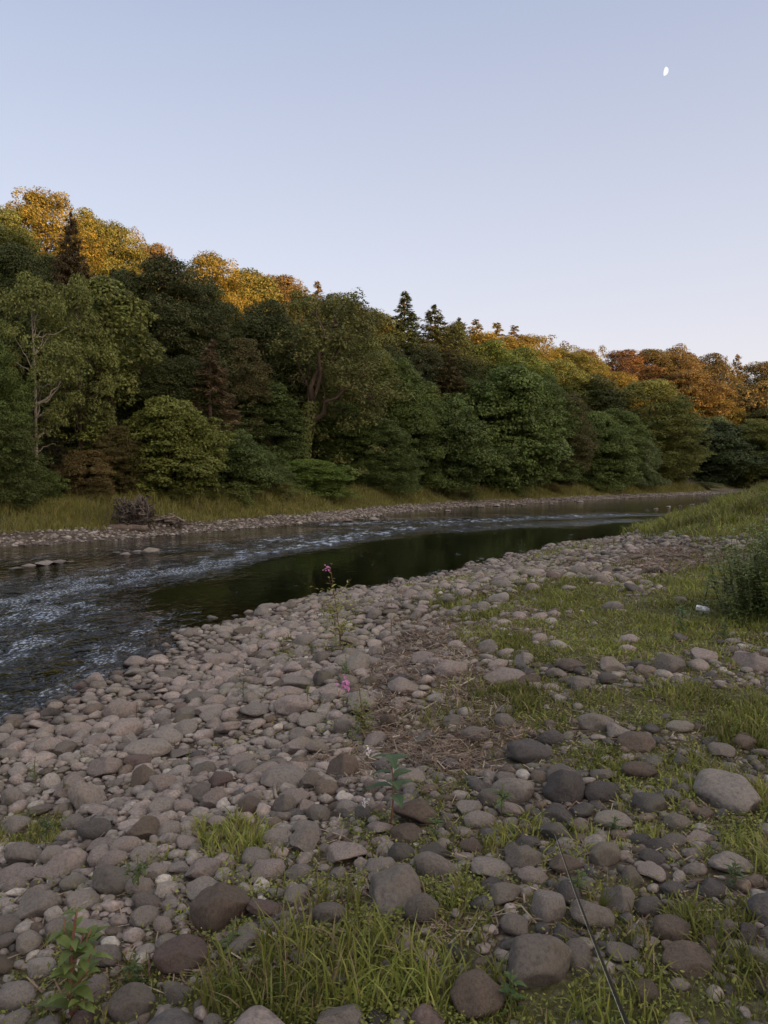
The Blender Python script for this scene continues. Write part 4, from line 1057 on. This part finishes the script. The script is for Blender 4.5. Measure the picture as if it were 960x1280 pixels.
    A = P0[seg]; B_ = P0[seg + 1]; dd = unit(B_ - A); nrm = np.stack([-dd[:, 1], dd[:, 0]], 1); Q = A + (B_ - A) * t[:, None] + nrm * off[:, None]
    zz = height(Q[:, 0], Q[:, 1]); s_ = rng.integers(0, NS, m); V, Fq, Cq = [], [], []; nv = 0
    for k in range(NS):
        idx = np.where(s_ == k)[0]; B = SH1_[k]; r = rng.uniform(.03, .10, len(idx)) * (1 + .6 * (rng.random(len(idx)) < .06))
        a = rng.uniform(0, 2 * PI, len(idx)); ca, sa = np.cos(a)[:, None], np.sin(a)[:, None]
        X = (B[None, :, 0] * ca - B[None, :, 1] * sa) * r[:, None] + Q[idx, 0][:, None]; Y = (B[None, :, 0] * sa + B[None, :, 1] * ca) * r[:, None] + Q[idx, 1][:, None]
        Z = B[None, :, 2] * r[:, None] + zz[idx][:, None] + r[:, None] * .2
        V.append(np.stack([X, Y, Z], -1).reshape(-1, 3)); Fq.append((I1[1][None] + (np.arange(len(idx)) * len(B))[:, None, None]).reshape(-1, 3) + nv); nv += len(idx) * len(B)
        Cq.append(np.repeat(C8[rng.choice([0, 1, 2, 5], len(idx))] * rng.uniform(.7, 1.15, (len(idx), 1)), len(B), 0))
    link('gravel', mesh_np('gravel', np.vstack(V), [np.vstack(Fq)], np.vstack(Cq), True, [M_PEBBLE]), kind='stuff', label='pale shingle strip along the far waterline')
    print('STONES', n, 'things', len(things), 'min px of things', size_px[things[-1]])
build_stones()

# ------------------------------------------------------------------ grass, litter and low cover
def blades(X, Y, Z, h, w_, lean, rng, c0, c1, name, seg=2, X2=None):
    n = len(X)
    a = rng.uniform(0, 2 * PI, n); la = rng.uniform(0, 2 * PI, n)
    side = np.stack([np.cos(a), np.sin(a), 0 * a], 1); ld = np.stack([np.cos(la), np.sin(la), 0 * a], 1)
    base = np.stack([X, Y, Z], 1); h = h[:, None]; w_ = w_[:, None]; lean = lean[:, None]
    rows = []
    for i in range(seg + 1):
        t = i / (seg + 1)
        c = base + np.array([0, 0, 1]) * h * (t * (1 - .35 * lean * t)) + ld * h * lean * t * t
        ww = w_ * (1 - .55 * t * t)
        rows += [c - side * ww / 2, c + side * ww / 2]
    tip = base + np.array([0, 0, 1]) * h * (1 - .35 * lean) + ld * h * lean
    V = np.stack(rows + [tip], 1); k = V.shape[1]
    off = (np.arange(n) * k)[:, None]
    Q = np.vstack([np.array([[2 * i, 2 * i + 1, 2 * i + 3, 2 * i + 2]]) + off for i in range(seg)])
    Tt = np.array([[2 * seg, 2 * seg + 1, 2 * seg + 2]]) + off
    u = rng.random((n, 1)); col = np.array(c0) * (1 - u) + np.array(c1) * u; col = col * rng.uniform(.75, 1.25, (n, 1))
    if X2 is not None: col = col * (.62 + .5 * X2)[:, None]
    dry = rng.random(n) < .16; col[dry] = np.array((.24, .19, .10)) * rng.uniform(.6, 1.1, (dry.sum(), 1))
    return mesh_np(name, V.reshape(-1, 3), [Q, Tt], np.repeat(col, k, 0), False, [M_GRASS])

def near_grass():
    rng = np.random.default_rng(77)
    n = 1050000
    a = rng.uniform(-.60, .95, n); d = 1.1 + 42 * rng.random(n) ** 1.7
    X = d * np.tan(a); Y = d
    dn, _ = banks(X, Y); ok = dn > .5; X, Y = X[ok], Y[ok]
    Z = height(X, Y); g, gh, l = masks(X, Y, Z)
    # tufts: clustered density
    tuft = sstep(-.15, .5, noise2(X * 2.4, Y * 2.4, 61) + .5 * noise2(X * 7, Y * 7, 62))
    p = g * (.22 + .78 * tuft)
    p = np.where(Y > 14, np.maximum(p, g * .6), p)
    ok = rng.random(len(X)) < p; X, Y, Z, gh, g = X[ok], Y[ok], Z[ok], gh[ok], g[ok]
    keep = np.ones(len(X), bool); hcut = np.ones(len(X))
    for bx, by, br in BIGST:
        q = np.hypot(X - bx, Y - by); keep &= q > br * .95
        vis = (abs(X - bx * Y / by) < br * .9) & (Y < by) & (by - Y < br + .14); hcut[vis] = .40      # short turf where a boulder's face shows
    X, Y, Z, gh, g, hcut = X[keep], Y[keep], Z[keep], gh[keep], g[keep], hcut[keep]
    hN = hcut * gh * (.55 + .9 * rng.random(len(X))) * (.75 + .4 * sstep(-.5, .6, noise2(X * 2.4, Y * 2.4, 61)))
    hN = np.where(Y > 10, hN * 1.3, hN) * np.where(Y > 14, .45 + 1.5 * sstep(-.3, .9, noise2(X * .8, Y * .8, 68) + .6 * noise2(X * 2.2, Y * 2.2, 69)), 1)
    w_ = np.clip(.0035 + .010 * hN + .0009 * Y, .003, .03)
    me = blades(X, Y, Z - .005, hN, w_, rng.uniform(.1, .95, len(X)), rng, (.14, .18, .036), (.27, .27, .065), 'grass', X2=sstep(-.6, .7, noise2(X * .9, Y * .9, 88) + .7 * noise2(X * 3, Y * 3, 89)))
    link('grass', me, kind='stuff', label='low green grass growing between the stones')
    print('GRASS', len(X))
near_grass()

def low_cover():
    """small round leaved creeping weeds"""
    rng = np.random.default_rng(78)
    n = 1150000
    a = rng.uniform(-.60, .95, n); d = 1.1 + 26 * rng.random(n) ** 1.4
    X = d * np.tan(a); Y = d
    dn, _ = banks(X, Y); Z = height(X, Y); g, gh, l = masks(X, Y, Z)
    c = sstep(.12, .5, noise2(X * 1.7 + 9, Y * 1.7, 63) + .5 * noise2(X * 5, Y * 5, 64))
    px, py = project(X, Y, Z)
    inland = sstep(0, 1, (px - (250 + (1000 - py) * .5)) / 200)
    p = np.clip(g * .75 * (.35 + c) + .42 * c * (1 - l) * (.25 + .75 * inland), 0, 1) * (dn > 1)
    ok = rng.random(n) < p
    for bx, by, br in BIGST: ok &= np.hypot(X - bx, Y - by) > br * .95
    X, Y, Z = X[ok], Y[ok], Z[ok]; m = len(X)
    hh = rng.random(m) ** 1.5 * .034 * (1 + Y * .04)
    P = np.stack([X, Y, Z + .004 + hh], 1)
    Nn = unit(np.array([0, 0, 1.0]) + rng.normal(0, .55, (m, 3)))
    L = rng.uniform(.007, .017, m) * (1 + .09 * Y); V, Q = leaf_cards(P, Nn, L, L * rng.uniform(.35, .7, m), rng)
    u = rng.random((m, 1)); col = (np.array((.11, .15, .032)) * (1 - u) + np.array((.25, .25, .06)) * u) * rng.uniform(.7, 1.25, (m, 1))
    link('ground_cover', mesh_np('ground_cover', V, [Q], np.repeat(col, 4, 0), False, [M_HERB]), kind='stuff', label='creeping small leaved weeds among the stones')
    print('COVER', m)
low_cover()

def litter():
    rng = np.random.default_rng(79)
    n = 800000
    a = rng.uniform(-.6, .6, n); d = 2.5 + 27 * rng.random(n) ** 1.2
    X = d * np.tan(a); Y = d; dn, _ = banks(X, Y); Z = height(X, Y); g, gh, l = masks(X, Y, Z)
    ok = (rng.random(n) < np.clip(l * (.6 + .8 * noise2(X * 3, Y * 3, 71)), 0, 1) + .02 * (dn > 2) + .10 * g) ; X, Y, Z, l = X[ok], Y[ok], Z[ok], l[ok]; m = len(X)
    L = (.015 + .10 * rng.random(m) ** 2.2) * (1 + .05 * Y); W = rng.uniform(.0025, .007, m) * (1 + .10 * Y)
    P = np.stack([X, Y, Z + .006 + rng.random(m) ** 2 * .045 * (.3 + l)], 1)
    Nn = unit(np.array([0, 0, 1.0]) + rng.normal(0, .30, (m, 3)))
    ang = rng.uniform(0, PI, m); tg = np.stack([np.cos(ang), np.sin(ang), rng.normal(0, .2, m)], 1)
    t = unit(tg - Nn * np.sum(tg * Nn, 1, keepdims=True)); b = np.cross(Nn, t) * W[:, None] / 2; t = t * L[:, None] / 2
    V = np.stack([P - t - b, P - t + b, P + t + b * .6, P + t - b * .6], 1).reshape(-1, 3); Q = np.arange(4 * m).reshape(m, 4)
    pal = np.array([(.22, .155, .11), (.32, .25, .18), (.12, .08, .06), (.42, .35, .26), (.20, .12, .085)])
    col = pal[rng.choice(5, m, p=[.32, .26, .2, .08, .14])] * rng.uniform(.7, 1.2, (m, 1))
    link('leaf_litter', mesh_np('leaf_litter', V, [Q], np.repeat(col, 4, 0), False, [M_HERB]), kind='stuff', label='dry brown twig and reed litter left by floods')
    print('LITTER', m)
litter()

def far_grass():
    rng = np.random.default_rng(80)
    m = 230000
    P0 = FAR[2:12]; Ls = np.linalg.norm(np.diff(P0, axis=0), axis=1)
    seg = rng.choice(len(P0) - 1, m, p=Ls / Ls.sum()); t = rng.random(m); off = rng.uniform(1.8, 7.5, m)
    A = P0[seg]; B_ = P0[seg + 1]; dd = unit(B_ - A); nrm = np.stack([-dd[:, 1], dd[:, 0]], 1); Q = A + (B_ - A) * t[:, None] + nrm * off[:, None]
    X, Y = Q[:, 0], Q[:, 1]; _, df = banks(X, Y)
    nn = noise2(X * .5, Y * .5, 66); keep = (df > 1.9 + .5 * nn) & (rng.random(m) < (.55 + .6 * nn + .3 * (Y < 45)))
    for rpx, rs_ in ((166, 1.7), (209, 1.9)):
        rx, ry = solve_depth(rpx, rs_); keep &= (np.hypot(X - rx, Y - ry) > .75) & ~((abs(X - rx * Y / ry) < .8) & (Y < ry))
    X, Y, df, nn = X[keep], Y[keep], df[keep], nn[keep]; Z = height(X, Y)
    h = (.2 + .55 * sstep(1.9, 3.6, df)) * (.35 + .8 * rng.random(len(X))) * (1 + .45 * noise2(X * 1.1, Y * 1.1, 67)); h = np.where(Y > 55, h * .8, h)
    me = blades(X, Y, Z, h, np.clip(.02 + .0005 * Y, .02, .07), rng.uniform(.05, .5, len(X)), rng, (.105, .115, .026), (.22, .165, .045), 'grass') if False else \
         blades(X, Y, Z, h, np.full(len(X), .010) + .0003 * Y, rng.uniform(.1, .9, len(X)), rng, (.135, .165, .036), (.27, .225, .06), 'grass')
    link('grass', me, kind='stuff', label='tall yellow green grass along the far bank')
far_grass()

# ------------------------------------------------------------------ herbs standing on the near bank
M_STEMR = plain('reddish stem', (.16, .075, .045), .5); M_STEMG = plain('green stem', (.10, .12, .04), .5)
M_PETAL = plain('pink petals', (.42, .15, .32), .5, .3, 0, 60, .25); M_PETALW = plain('white petals', (.5, .47, .48), .5)

def blade_leaf(mb, p, d, L, W, rng, col, droop=.35, fold=.25, serr=True):
    """a lanceolate leaf with midrib fold, drooping along its length"""
    d = unit(np.asarray(d, float)); up = np.array([0, 0, 1.0]); s = unit(np.cross(d, up)); n = unit(np.cross(s, d))
    ts = np.array([0, .12, .3, .5, .7, .87, 1.0]); wd = np.array([.06, .45, .9, 1, .74, .36, .02]) * W / 2
    mid = p + d * (ts * L)[:, None] - up * (droop * L * ts ** 2)[:, None]
    l_ = mid - s * wd[:, None] + n * (fold * wd)[:, None]; r_ = mid + s * wd[:, None] + n * (fold * wd)[:, None]
    V = np.vstack([l_, mid, r_]); k = len(ts); i = np.arange(k - 1)
    Q = np.vstack([np.stack([i, i + k, i + k + 1, i + 1], 1), np.stack([i + k, i + 2 * k, i + 2 * k + 1, i + k + 1], 1)])
    c = np.asarray(col) * rng.uniform(.8, 1.25); mb.add(V, [Q], c)

def herb(name, label, px, py, h, nl, L, W, seed, cat='plant', col=(.085, .115, .03), stem=None, flower=None, branches=0, lean=(.0, .0), lo=.12, group=None, rstem=.005, whorl=False, elev=.45, bushy=0):
    rng = np.random.default_rng(seed)
    x, y, z = ground_at(px, py)
    root = thing(name, label, cat, (x, y, z), group=group)
    top = np.array([lean[0] * h, lean[1] * h, h])
    P = curve((0, 0, -.02), top, (rng.normal(0, .03) * h, rng.normal(0, .03) * h, 0), 10, .004 * h, rng)
    sb = MB(); V, f = tube(P, np.linspace(rstem, rstem * .35, 10), 6); sb.add(V, f)
    axes = [(P, 1.0)]
    for b in range(branches):
        k = rng.integers(1, 7); a = rng.random() * 2 * PI; Lb = h * rng.uniform(.22, .42)
        Pb = curve(P[k], P[k] + np.array([math.cos(a) * Lb * .7, math.sin(a) * Lb * .7, Lb * .7]), (0, 0, -.05 * Lb), 7, .002, rng)
        V, f = tube(Pb, np.linspace(rstem * .6, rstem * .25, 7), 5); sb.add(V, f); axes.append((Pb, .5))
    link('stem', sb.mesh('stem', [stem or M_STEMR]), root)
    lb = MB()
    tot = sum(w_ for _, w_ in axes)
    for P_, w_ in axes:
        m = max(3, int(nl * w_ / tot)); an = rng.random() * 6
        for i in range(m):
            t = lo + (1 - lo) * (i + rng.random() * .6) / m if w_ == 1 else .2 + .8 * (i + .5) / m
            t = min(t, 1)
            q = np.array([np.interp(t, np.linspace(0, 1, len(P_)), P_[:, j]) for j in range(3)])
            an += 2.4 if not whorl else 2.09
            sc = (1 - .55 * t) if whorl is False else (.75 + .25 * math.sin(t * PI))
            d = np.array([math.cos(an), math.sin(an), elev + .5 * t + rng.normal(0, .15)])
            blade_leaf(lb, q, d, L * sc * rng.uniform(.75, 1.2), W * sc * rng.uniform(.8, 1.2), rng, col, rng.uniform(.25, .6))
    for i in range(bushy):
        q = P[rng.integers(0, 7)] + rng.normal(0, 1, 3) * np.array([.16, .14, .08]) * h * .75; q[2] = abs(q[2])
        a = rng.random() * 6.3; blade_leaf(lb, q, (math.cos(a), math.sin(a), .5), L * .6, W * .6, rng, col, .4)
    link('leaves', lb.mesh('leaves', [M_HERB], smooth=False), root)
    if flower:
        for (fx, fz, fs, fm) in flower:
            fb = MB()
            c = P[-1] * fz + np.array([fx, 0, 0])
            for k in range(16):
                d = unit(rng.normal(size=3) + (0, -.2, .1)); blade_leaf(fb, c + rng.normal(0, .28, 3) * fs, d, fs * .42, fs * .36, rng, (1, 1, 1), .3, .5)
            link('flower', fb.mesh('flower', [fm], smooth=False), root)
    return root

YG = (.125, .14, .035)
herb('balsam', 'tall balsam with a pink flower high above the cobbles', 426, 812, .93, 70, .14, .036, 1, col=(.27, .28, .07), flower=[(-.03, 1.0, .075, M_PETAL)], branches=9, lean=(-.13, .03), lo=.05, rstem=.008, bushy=240)
herb('balsam', 'reddish stemmed balsam with a low pink flower beside a dark stone', 456, 920, .40, 60, .085, .028, 2, col=(.16, .18, .05), flower=[(-.09, .93, .075, M_PETAL)], branches=7, lean=(-.12, .0), lo=.0, rstem=.006, bushy=130)
herb('seedling', 'broad leaved seedling with spread bright leaves by the curled root', 486, 1032, .36, 10, .17, .062, 3, col=(.065, .105, .045), whorl=True, lo=.45, elev=.15, rstem=.006, flower=[(-.11, .30, .035, M_PETALW), (-.10, 1.0, .03, M_PETALW)])
herb('shoot', 'single pale upright leaf shoot left of the low pink flower', 385, 888, .22, 4, .15, .045, 4, col=(.13, .16, .05), stem=M_STEMG, lo=.5, elev=1.4, rstem=.004)
herb('balsam', 'leafy balsam with red stems in the bottom corner', 92, 1272, .36, 44, .16, .055, 5, col=(.11, .15, .04), branches=8, lean=(.05, .0), lo=.3, elev=.5, rstem=.010)
herb('weed', 'bright yellow green weed right behind the low pink flower', 432, 846, .20, 26, .09, .03, 6, col=(.10, .15, .035), stem=M_STEMG, branches=3, lo=.0)
herb('weed', 'yellowish weed with red tips right of the tall balsam', 489, 800, .34, 34, .08, .02, 7, col=(.12, .115, .035), branches=5, lo=.0)
herb('weed', 'dark green weed alone on the upper shingle', 571, 758, .34, 34, .10, .03, 8, col=(.045, .085, .032), stem=M_STEMG, branches=5, lo=.0)
herb('weed', 'upright green weed on the open cobbles left of the balsams', 305, 875, .34, 34, .075, .02, 9, col=(.07, .10, .03), stem=M_STEMG, branches=5, lo=.05)
herb('weed', 'small light green weed at the near edge of the cobble beach', 45, 978, .19, 14, .07, .022, 10, col=(.10, .13, .035), stem=M_STEMG, branches=2)
herb('weed', 'small sprig standing between the two round beach stones', 80, 1000, .16, 14, .06, .018, 11, col=(.08, .11, .03), stem=M_STEMG, branches=2)
herb('weed', 'low bushy weed beside the white stone on the beach edge', 58, 1050, .15, 34, .06, .02, 12, col=(.05, .075, .025), stem=M_STEMG, branches=6, lo=0)
herb('weed', 'feathery green weed left of the biggest brown boulder', 172, 1118, .17, 28, .07, .022, 13, col=(.065, .09, .028), stem=M_STEMG, branches=5, lo=0)
herb('weed', 'light green sprig near the small mid beach tuft', 236, 962, .15, 16, .06, .018, 14, col=(.10, .13, .04), stem=M_STEMG, branches=2)
herb('weed', 'sprig by the waterline stones left of the round cobble', 172, 905, .20, 12, .07, .015, 15, col=(.06, .08, .025), branches=2)
herb('weed', 'fresh green sprig in the stones behind the fishing rod tip', 628, 1022, .16, 20, .075, .026, 16, col=(.085, .14, .035), stem=M_STEMG, branches=3, lo=0)
herb('weed', 'broad leaved weed beside the white plastic bottle', 852, 792, .30, 44, .11, .035, 17, col=(.055, .115, .035), stem=M_STEMG, branches=7, lo=0)
herb('weed', 'pale green weed between the white bottle and the tall feathery bush', 905, 800, .22, 34, .09, .03, 18, col=(.065, .105, .03), stem=M_STEMG, branches=6, lo=0)
herb('weed', 'yellow green weed on the shingle near the water', 652, 694, .5, 34, .14, .03, 19, col=(.10, .12, .035), stem=M_STEMG, branches=5, lo=0)
herb('weed', 'thin weed on the shingle between the tall balsam and the water', 497, 745, .35, 20, .10, .02, 20, col=(.09, .10, .03), branches=3, lo=0)
herb('weed', 'greyish weed in the stones left of the tall balsam', 360, 838, .17, 30, .06, .018, 21, col=(.10, .12, .065), stem=M_STEMG, branches=6, lo=0)
herb('weed', 'green weed low behind the boulder under the seedling', 545, 1050, .12, 20, .06, .02, 22, col=(.07, .11, .03), stem=M_STEMG, branches=4, lo=0)
herb('weed', 'green weed at the foot of the long grey stone right of the rod', 768, 1045, .09, 26, .05, .02, 23, col=(.055, .10, .03), stem=M_STEMG, branches=5, lo=0)
herb('weed', 'dark leafy weed under the long low boulder', 918, 1112, .11, 30, .06, .022, 24, col=(.05, .08, .025), stem=M_STEMG, branches=5, lo=0)
herb('weed', 'bright weed between the fishing rod and the squarish stone', 722, 1120, .10, 24, .055, .02, 25, col=(.07, .115, .03), stem=M_STEMG, branches=5, lo=0)
herb('weed', 'leafy weed below the reddish flat stone', 170, 1232, .10, 34, .06, .022, 26, col=(.05, .08, .025), stem=M_STEMG, branches=6, lo=0)
herb('weed', 'leafy weed right of the reddish flat stone', 290, 1190, .12, 30, .07, .02, 27, col=(.075, .11, .03), stem=M_STEMG, branches=5, lo=0)
herb('weed', 'spreading weed in front of the tall grass by the pitted boulder', 640, 1262, .12, 26, .07, .022, 28, col=(.06, .10, .03), stem=M_STEMG, branches=5, lo=0)

def tall_bush():
    """tall feathery herbs on the rise at the edge of the view"""
    rng = np.random.default_rng(44)
    x, y, z = ground_at(938, 778)
    root = thing('bush', 'tall feathery dark green bush on the grassy rise', 'bush', (x, y, z))
    sb, lb = MB(), MB()
    for k in range(120):
        bx, by = rng.normal(.30, .22), rng.normal(.2, .35); H = rng.uniform(.45, 1.02)
        P = curve((bx, by, -.2), (bx + rng.normal(-.02, .16), by + rng.normal(0, .22), H), (0, 0, 0), 9, .01, rng)
        V, f = tube(P, np.linspace(.007, .002, 9), 5); sb.add(V, f)
        for i in range(52):
            t = rng.uniform(.1, 1); q = np.array([np.interp(t, np.linspace(0, 1, 9), P[:, j]) for j in range(3)]); a = rng.random() * 6.3
            blade_leaf(lb, q, (math.cos(a), math.sin(a), .55), .11 * (1.1 - .5 * t) * rng.uniform(.7, 1.3), .040, rng, (.14, .18, .048), .4)
    link('stems', sb.mesh('stems', [M_STEMG]), root); link('leaves', lb.mesh('leaves', [M_HERB], smooth=False), root)
tall_bush()

# ------------------------------------------------------------------ driftwood, roots, rod, bottle
def stick(label, pts, r, px0=None, name='driftwood_stick', seed=0, matl=None, pale=1.0, group='driftwood sticks on the near bank'):
    rng = np.random.default_rng(seed)
    G = [ground_at(px, py) for px, py in pts]; c = np.mean(G, axis=0)
    P = np.array([(g[0], g[1], g[2] + r * .8 + .015) for g in G]) - c
    t = np.linspace(0, 1, len(P)); tt = np.linspace(0, 1, 14)
    P = np.stack([np.interp(tt, t, P[:, j]) for j in range(3)], 1) + rng.normal(0, r * .6, (14, 3))
    mb = MB(); V, f = tube(P, np.linspace(r, r * .45, 14), 7); mb.add(V, f, (pale,) * 3)
    thing(name, label, 'driftwood', tuple(c), data=mb.mesh('stick', [matl or M_WOOD]), group=group)
stick('curled white root arching out of the stones', [(348, 1008), (342, 985), (350, 966), (372, 962), (390, 975)], .010, seed=1, pale=1.5)
stick('long pale twig lying right of the curled white root', [(350, 965), (380, 975), (402, 1002)], .008, seed=2, pale=1.4)
stick('short hooked root beside the small brown stone', [(405, 1000), (410, 978), (424, 968), (440, 962)], .009, seed=3, pale=1.1)
stick('thin stick across the stones left of the pale leaf shoot', [(322, 845), (348, 838), (372, 832)], .016, seed=4, pale=.8)
stick('straight dry reed on the brown twig litter', [(523, 829), (560, 831), (585, 832)], .009, seed=5, pale=1.5)
stick('thin curved stalk behind the broad leaved seedling', [(470, 948), (500, 945), (525, 962)], .006, seed=6, pale=1.2)
stick('dry reed crossing the upper end of the twig litter', [(535, 812), (560, 806), (580, 803)], .009, seed=8, pale=1.3)
stick('dark log lying along the front of the driftwood mat', [(795, 721), (820, 720), (850, 716)], .055, name='driftwood_log', seed=9, pale=.9)
stick('thin branch across the middle of the driftwood mat', [(788, 700), (830, 697), (865, 700)], .03, seed=10, pale=1.0)
stick('pinkish stick at the near corner of the driftwood mat', [(797, 712), (812, 708), (828, 707)], .03, seed=11, pale=1.5)
stick('pale branch at the inland end of the driftwood mat', [(895, 690), (915, 683), (935, 682)], .03, seed=12, pale=1.3)
stick('short branch poking up at the back of the driftwood mat', [(835, 685), (852, 681), (870, 684)], .028, seed=13, pale=.9)

def root_pile():
    rng = np.random.default_rng(3)
    x, y = solve_depth(166, 1.7); z = hz(x, y)
    root = thing('root_pile', 'tangled grey upturned tree roots on the far gravel', 'driftwood', (x, y, z)); root.scale = (1.3, 1.3, 1.45)
    mb = MB()
    for k in range(190):
        a = rng.random() * 2 * PI; b = rng.uniform(.1, 1.35)
        c = np.array([math.cos(a) * .22, math.sin(a) * .2, .15 + rng.random() * .35])
        d = np.array([math.cos(a) * math.cos(b), math.sin(a) * math.cos(b) * .8, math.sin(b)]) * rng.uniform(.22, .48)
        e = c + d; e[2] *= .95
        P = curve(c, e, rng.normal(0, .17, 3), 8, .03, rng); r0 = rng.uniform(.025, .06)
        V, f = tube(P, np.linspace(r0, .008, 8), 5); mb.add(V, f, np.full(3, rng.uniform(.25, .75)))
    link('root_tangle', mb.mesh('root_tangle', [M_WOOD]), root)
    sb = MB(); V, f = tube(curve((0, .5, .1), (0, 0, .45), (0, 0, .1), 7, .02, rng), [.3, .32, .34, .36, .34, .28, .15], 10); sb.add(V, f, (.7, .7, .7)); link('stump', sb.mesh('stump', [M_WOOD]), root)
    lb = MB(); P = np.array([(-.75, -.55, .02), (-.3, -.6, .05), (.2, -.62, .05), (.75, -.55, .03)]); tt = np.linspace(0, 1, 10)
    P = np.stack([np.interp(tt, np.linspace(0, 1, 4), P[:, j]) for j in range(3)], 1) + rng.normal(0, .015, (10, 3)); V, f = tube(P, np.linspace(.17, .12, 10), 9)
    lb.add(V, f, (.75, .7, .68))
    thing('driftwood_log', 'thick dark log lying in front of the upturned roots', 'driftwood', (x, y - .05, z - .02), data=lb.mesh('log', [M_WOOD]))
    x, y = solve_depth(209, 1.9); z = hz(x, y); b2 = MB()
    for k in range(34):
        a = rng.random() * PI; c = np.array([rng.normal(0, .28), rng.normal(0, .2), rng.uniform(.03, .34)])
        d = np.array([math.cos(a), math.sin(a) * .6, rng.normal(0, .18)]) * rng.uniform(.25, .6)
        V, f = tube(curve(c - d, c + d, rng.normal(0, .05, 3), 7, .01, rng), np.linspace(.05, .02, 7), 5); b2.add(V, f, np.full(3, rng.uniform(.5, 1.1)))
    thing('driftwood_pile', 'small low heap of broken branches right of the upturned roots', 'driftwood', (x, y, z), data=b2.mesh('pile', [M_WOOD]))
root_pile()

def rod():
    tx, ty, tz = ground_at(692, 1048); T0 = np.array([tx, ty, tz + .04])
    r = ray(800, 1282); B0 = np.array([0, 0, CAMZ]) + r * 1.62
    d = unit(B0 - T0); B1 = B0 + d * 1.35                       # butt end, behind and beside the viewer
    root = thing('fishing_rod', 'slender black fishing rod slanting over the stones', 'fishing rod', tuple(T0))
    L = np.linalg.norm(B1 - T0)
    def at(s): return (T0 + d * s + np.array([0, 0, -.05]) * math.sin(min(s / L, 1) * PI)) - T0
    M_BLANK = plain('black carbon blank', (.012, .013, .014), .22, .6); M_RING = plain('steel ring', (.35, .35, .36), .3, .5, .9); M_CORK = plain('cork grip', (.34, .22, .13), .8, .2); M_LINE = plain('pale nylon line', (.55, .55, .5), .3)
    S = np.linspace(0, L - .55, 24); mb = MB(); V, f = tube([at(s) for s in S], .0012 + .0042 * (S / L) ** .9, 8); mb.add(V, f); link('blank', mb.mesh('blank', [M_BLANK]), root)
    hb = MB(); V, f = tube([at(s) for s in (L - .55, L - .53, L - .3, L - .02, L)], [.008, .013, .0135, .013, .010], 12); hb.add(V, f); link('handle', hb.mesh('handle', [M_CORK]), root)
    rb = MB(); c = at(L - .42) + np.array([0, 0, -.06]); an = np.linspace(0, 2 * PI, 9)
    V, f = tube([c + np.array([0, s, 0]) for s in (-.03, -.025, 0, .025, .03)], [.02, .034, .028, .034, .02], 16); rb.add(V, f); V, f = tube([at(L - .42), c], .006, 6); rb.add(V, f); link('reel', rb.mesh('reel', [M_BLANK]), root)
    gpos = [.02, .22, .5, .85, 1.25]
    side = unit(np.cross(d, (0, 0, 1))); nrm = np.cross(side, d)
    ringp = []
    for s in gpos:
        g = MB(); R = .0035 + .004 * s / 1.3; c = at(s) - nrm * 0 + np.array([0, 0, -1]) * (R + .008); an = np.linspace(0, 2 * PI, 15)
        V, f = tube([c + side * math.cos(q) * R + np.array([0, 0, 1]) * math.sin(q) * R for q in an], .0009, 5, False); g.add(V, f)
        V, f = tube([at(s), c + np.array([0, 0, R])], .001, 5); g.add(V, f); link('line_guide', g.mesh('line_guide', [M_RING]), root); ringp.append(c)
    # line runs through the guides and on from the tip to the stones
    e = np.array(ground_at(664, 1008)); e[2] += .03; lb = MB()
    V, f = tube([e - T0] + ringp + [at(L - .42) + np.array([0, 0, -.05])], .00045, 4); lb.add(V, f); link('fishing_line', lb.mesh('fishing_line', [M_LINE]), root)
    # bank stick that carries the rod beside the viewer
    q = T0 + at(L - .75); gz = hz(q[0], q[1]); sb = MB()
    V, f = tube([(0, 0, -.15), (0, 0, q[2] - gz - .03)], .006, 8); sb.add(V, f)
    h0 = q[2] - gz - .03; V, f = tube([(-.03, 0, h0 + .05), (-.022, 0, h0 + .012), (0, 0, h0), (.022, 0, h0 + .012), (.03, 0, h0 + .05)], .005, 6); sb.add(V, f)
    thing('rod_rest', 'black metal bank stick carrying the fishing rod butt', 'rod rest', (q[0], q[1], gz), data=sb.mesh('rod_rest', [M_BLANK]))
rod()

def bottle():
    x, y, z = ground_at(877, 769); root = thing('plastic_bottle', 'small white plastic bottle lying in the grass', 'bottle', (x, y, z + .075))
    prof = [(0, .0), (.002, .026), (.008, .031), (.05, .032), (.055, .029), (.065, .029), (.07, .032), (.10, .032), (.118, .024), (.125, .013)]
    mb = MB(); V, f = tube([(s - .06, 0, 0) for s, _ in prof], [max(r, .001) for _, r in prof], 20); mb.add(V, f)
    link('body', mb.mesh('body', [plain('white plastic', (.92, .93, .94), .4)]), root)
    cb = MB(); V, f = tube([(.064, 0, 0), (.066, 0, 0), (.080, 0, 0), (.082, 0, 0)], [.012, .0165, .0165, .013], 16); cb.add(V, f); link('cap', cb.mesh('cap', [plain('white cap', (.70, .71, .73), .5)]), root)
    root.rotation_euler = (.2, .12, -.45)
bottle()
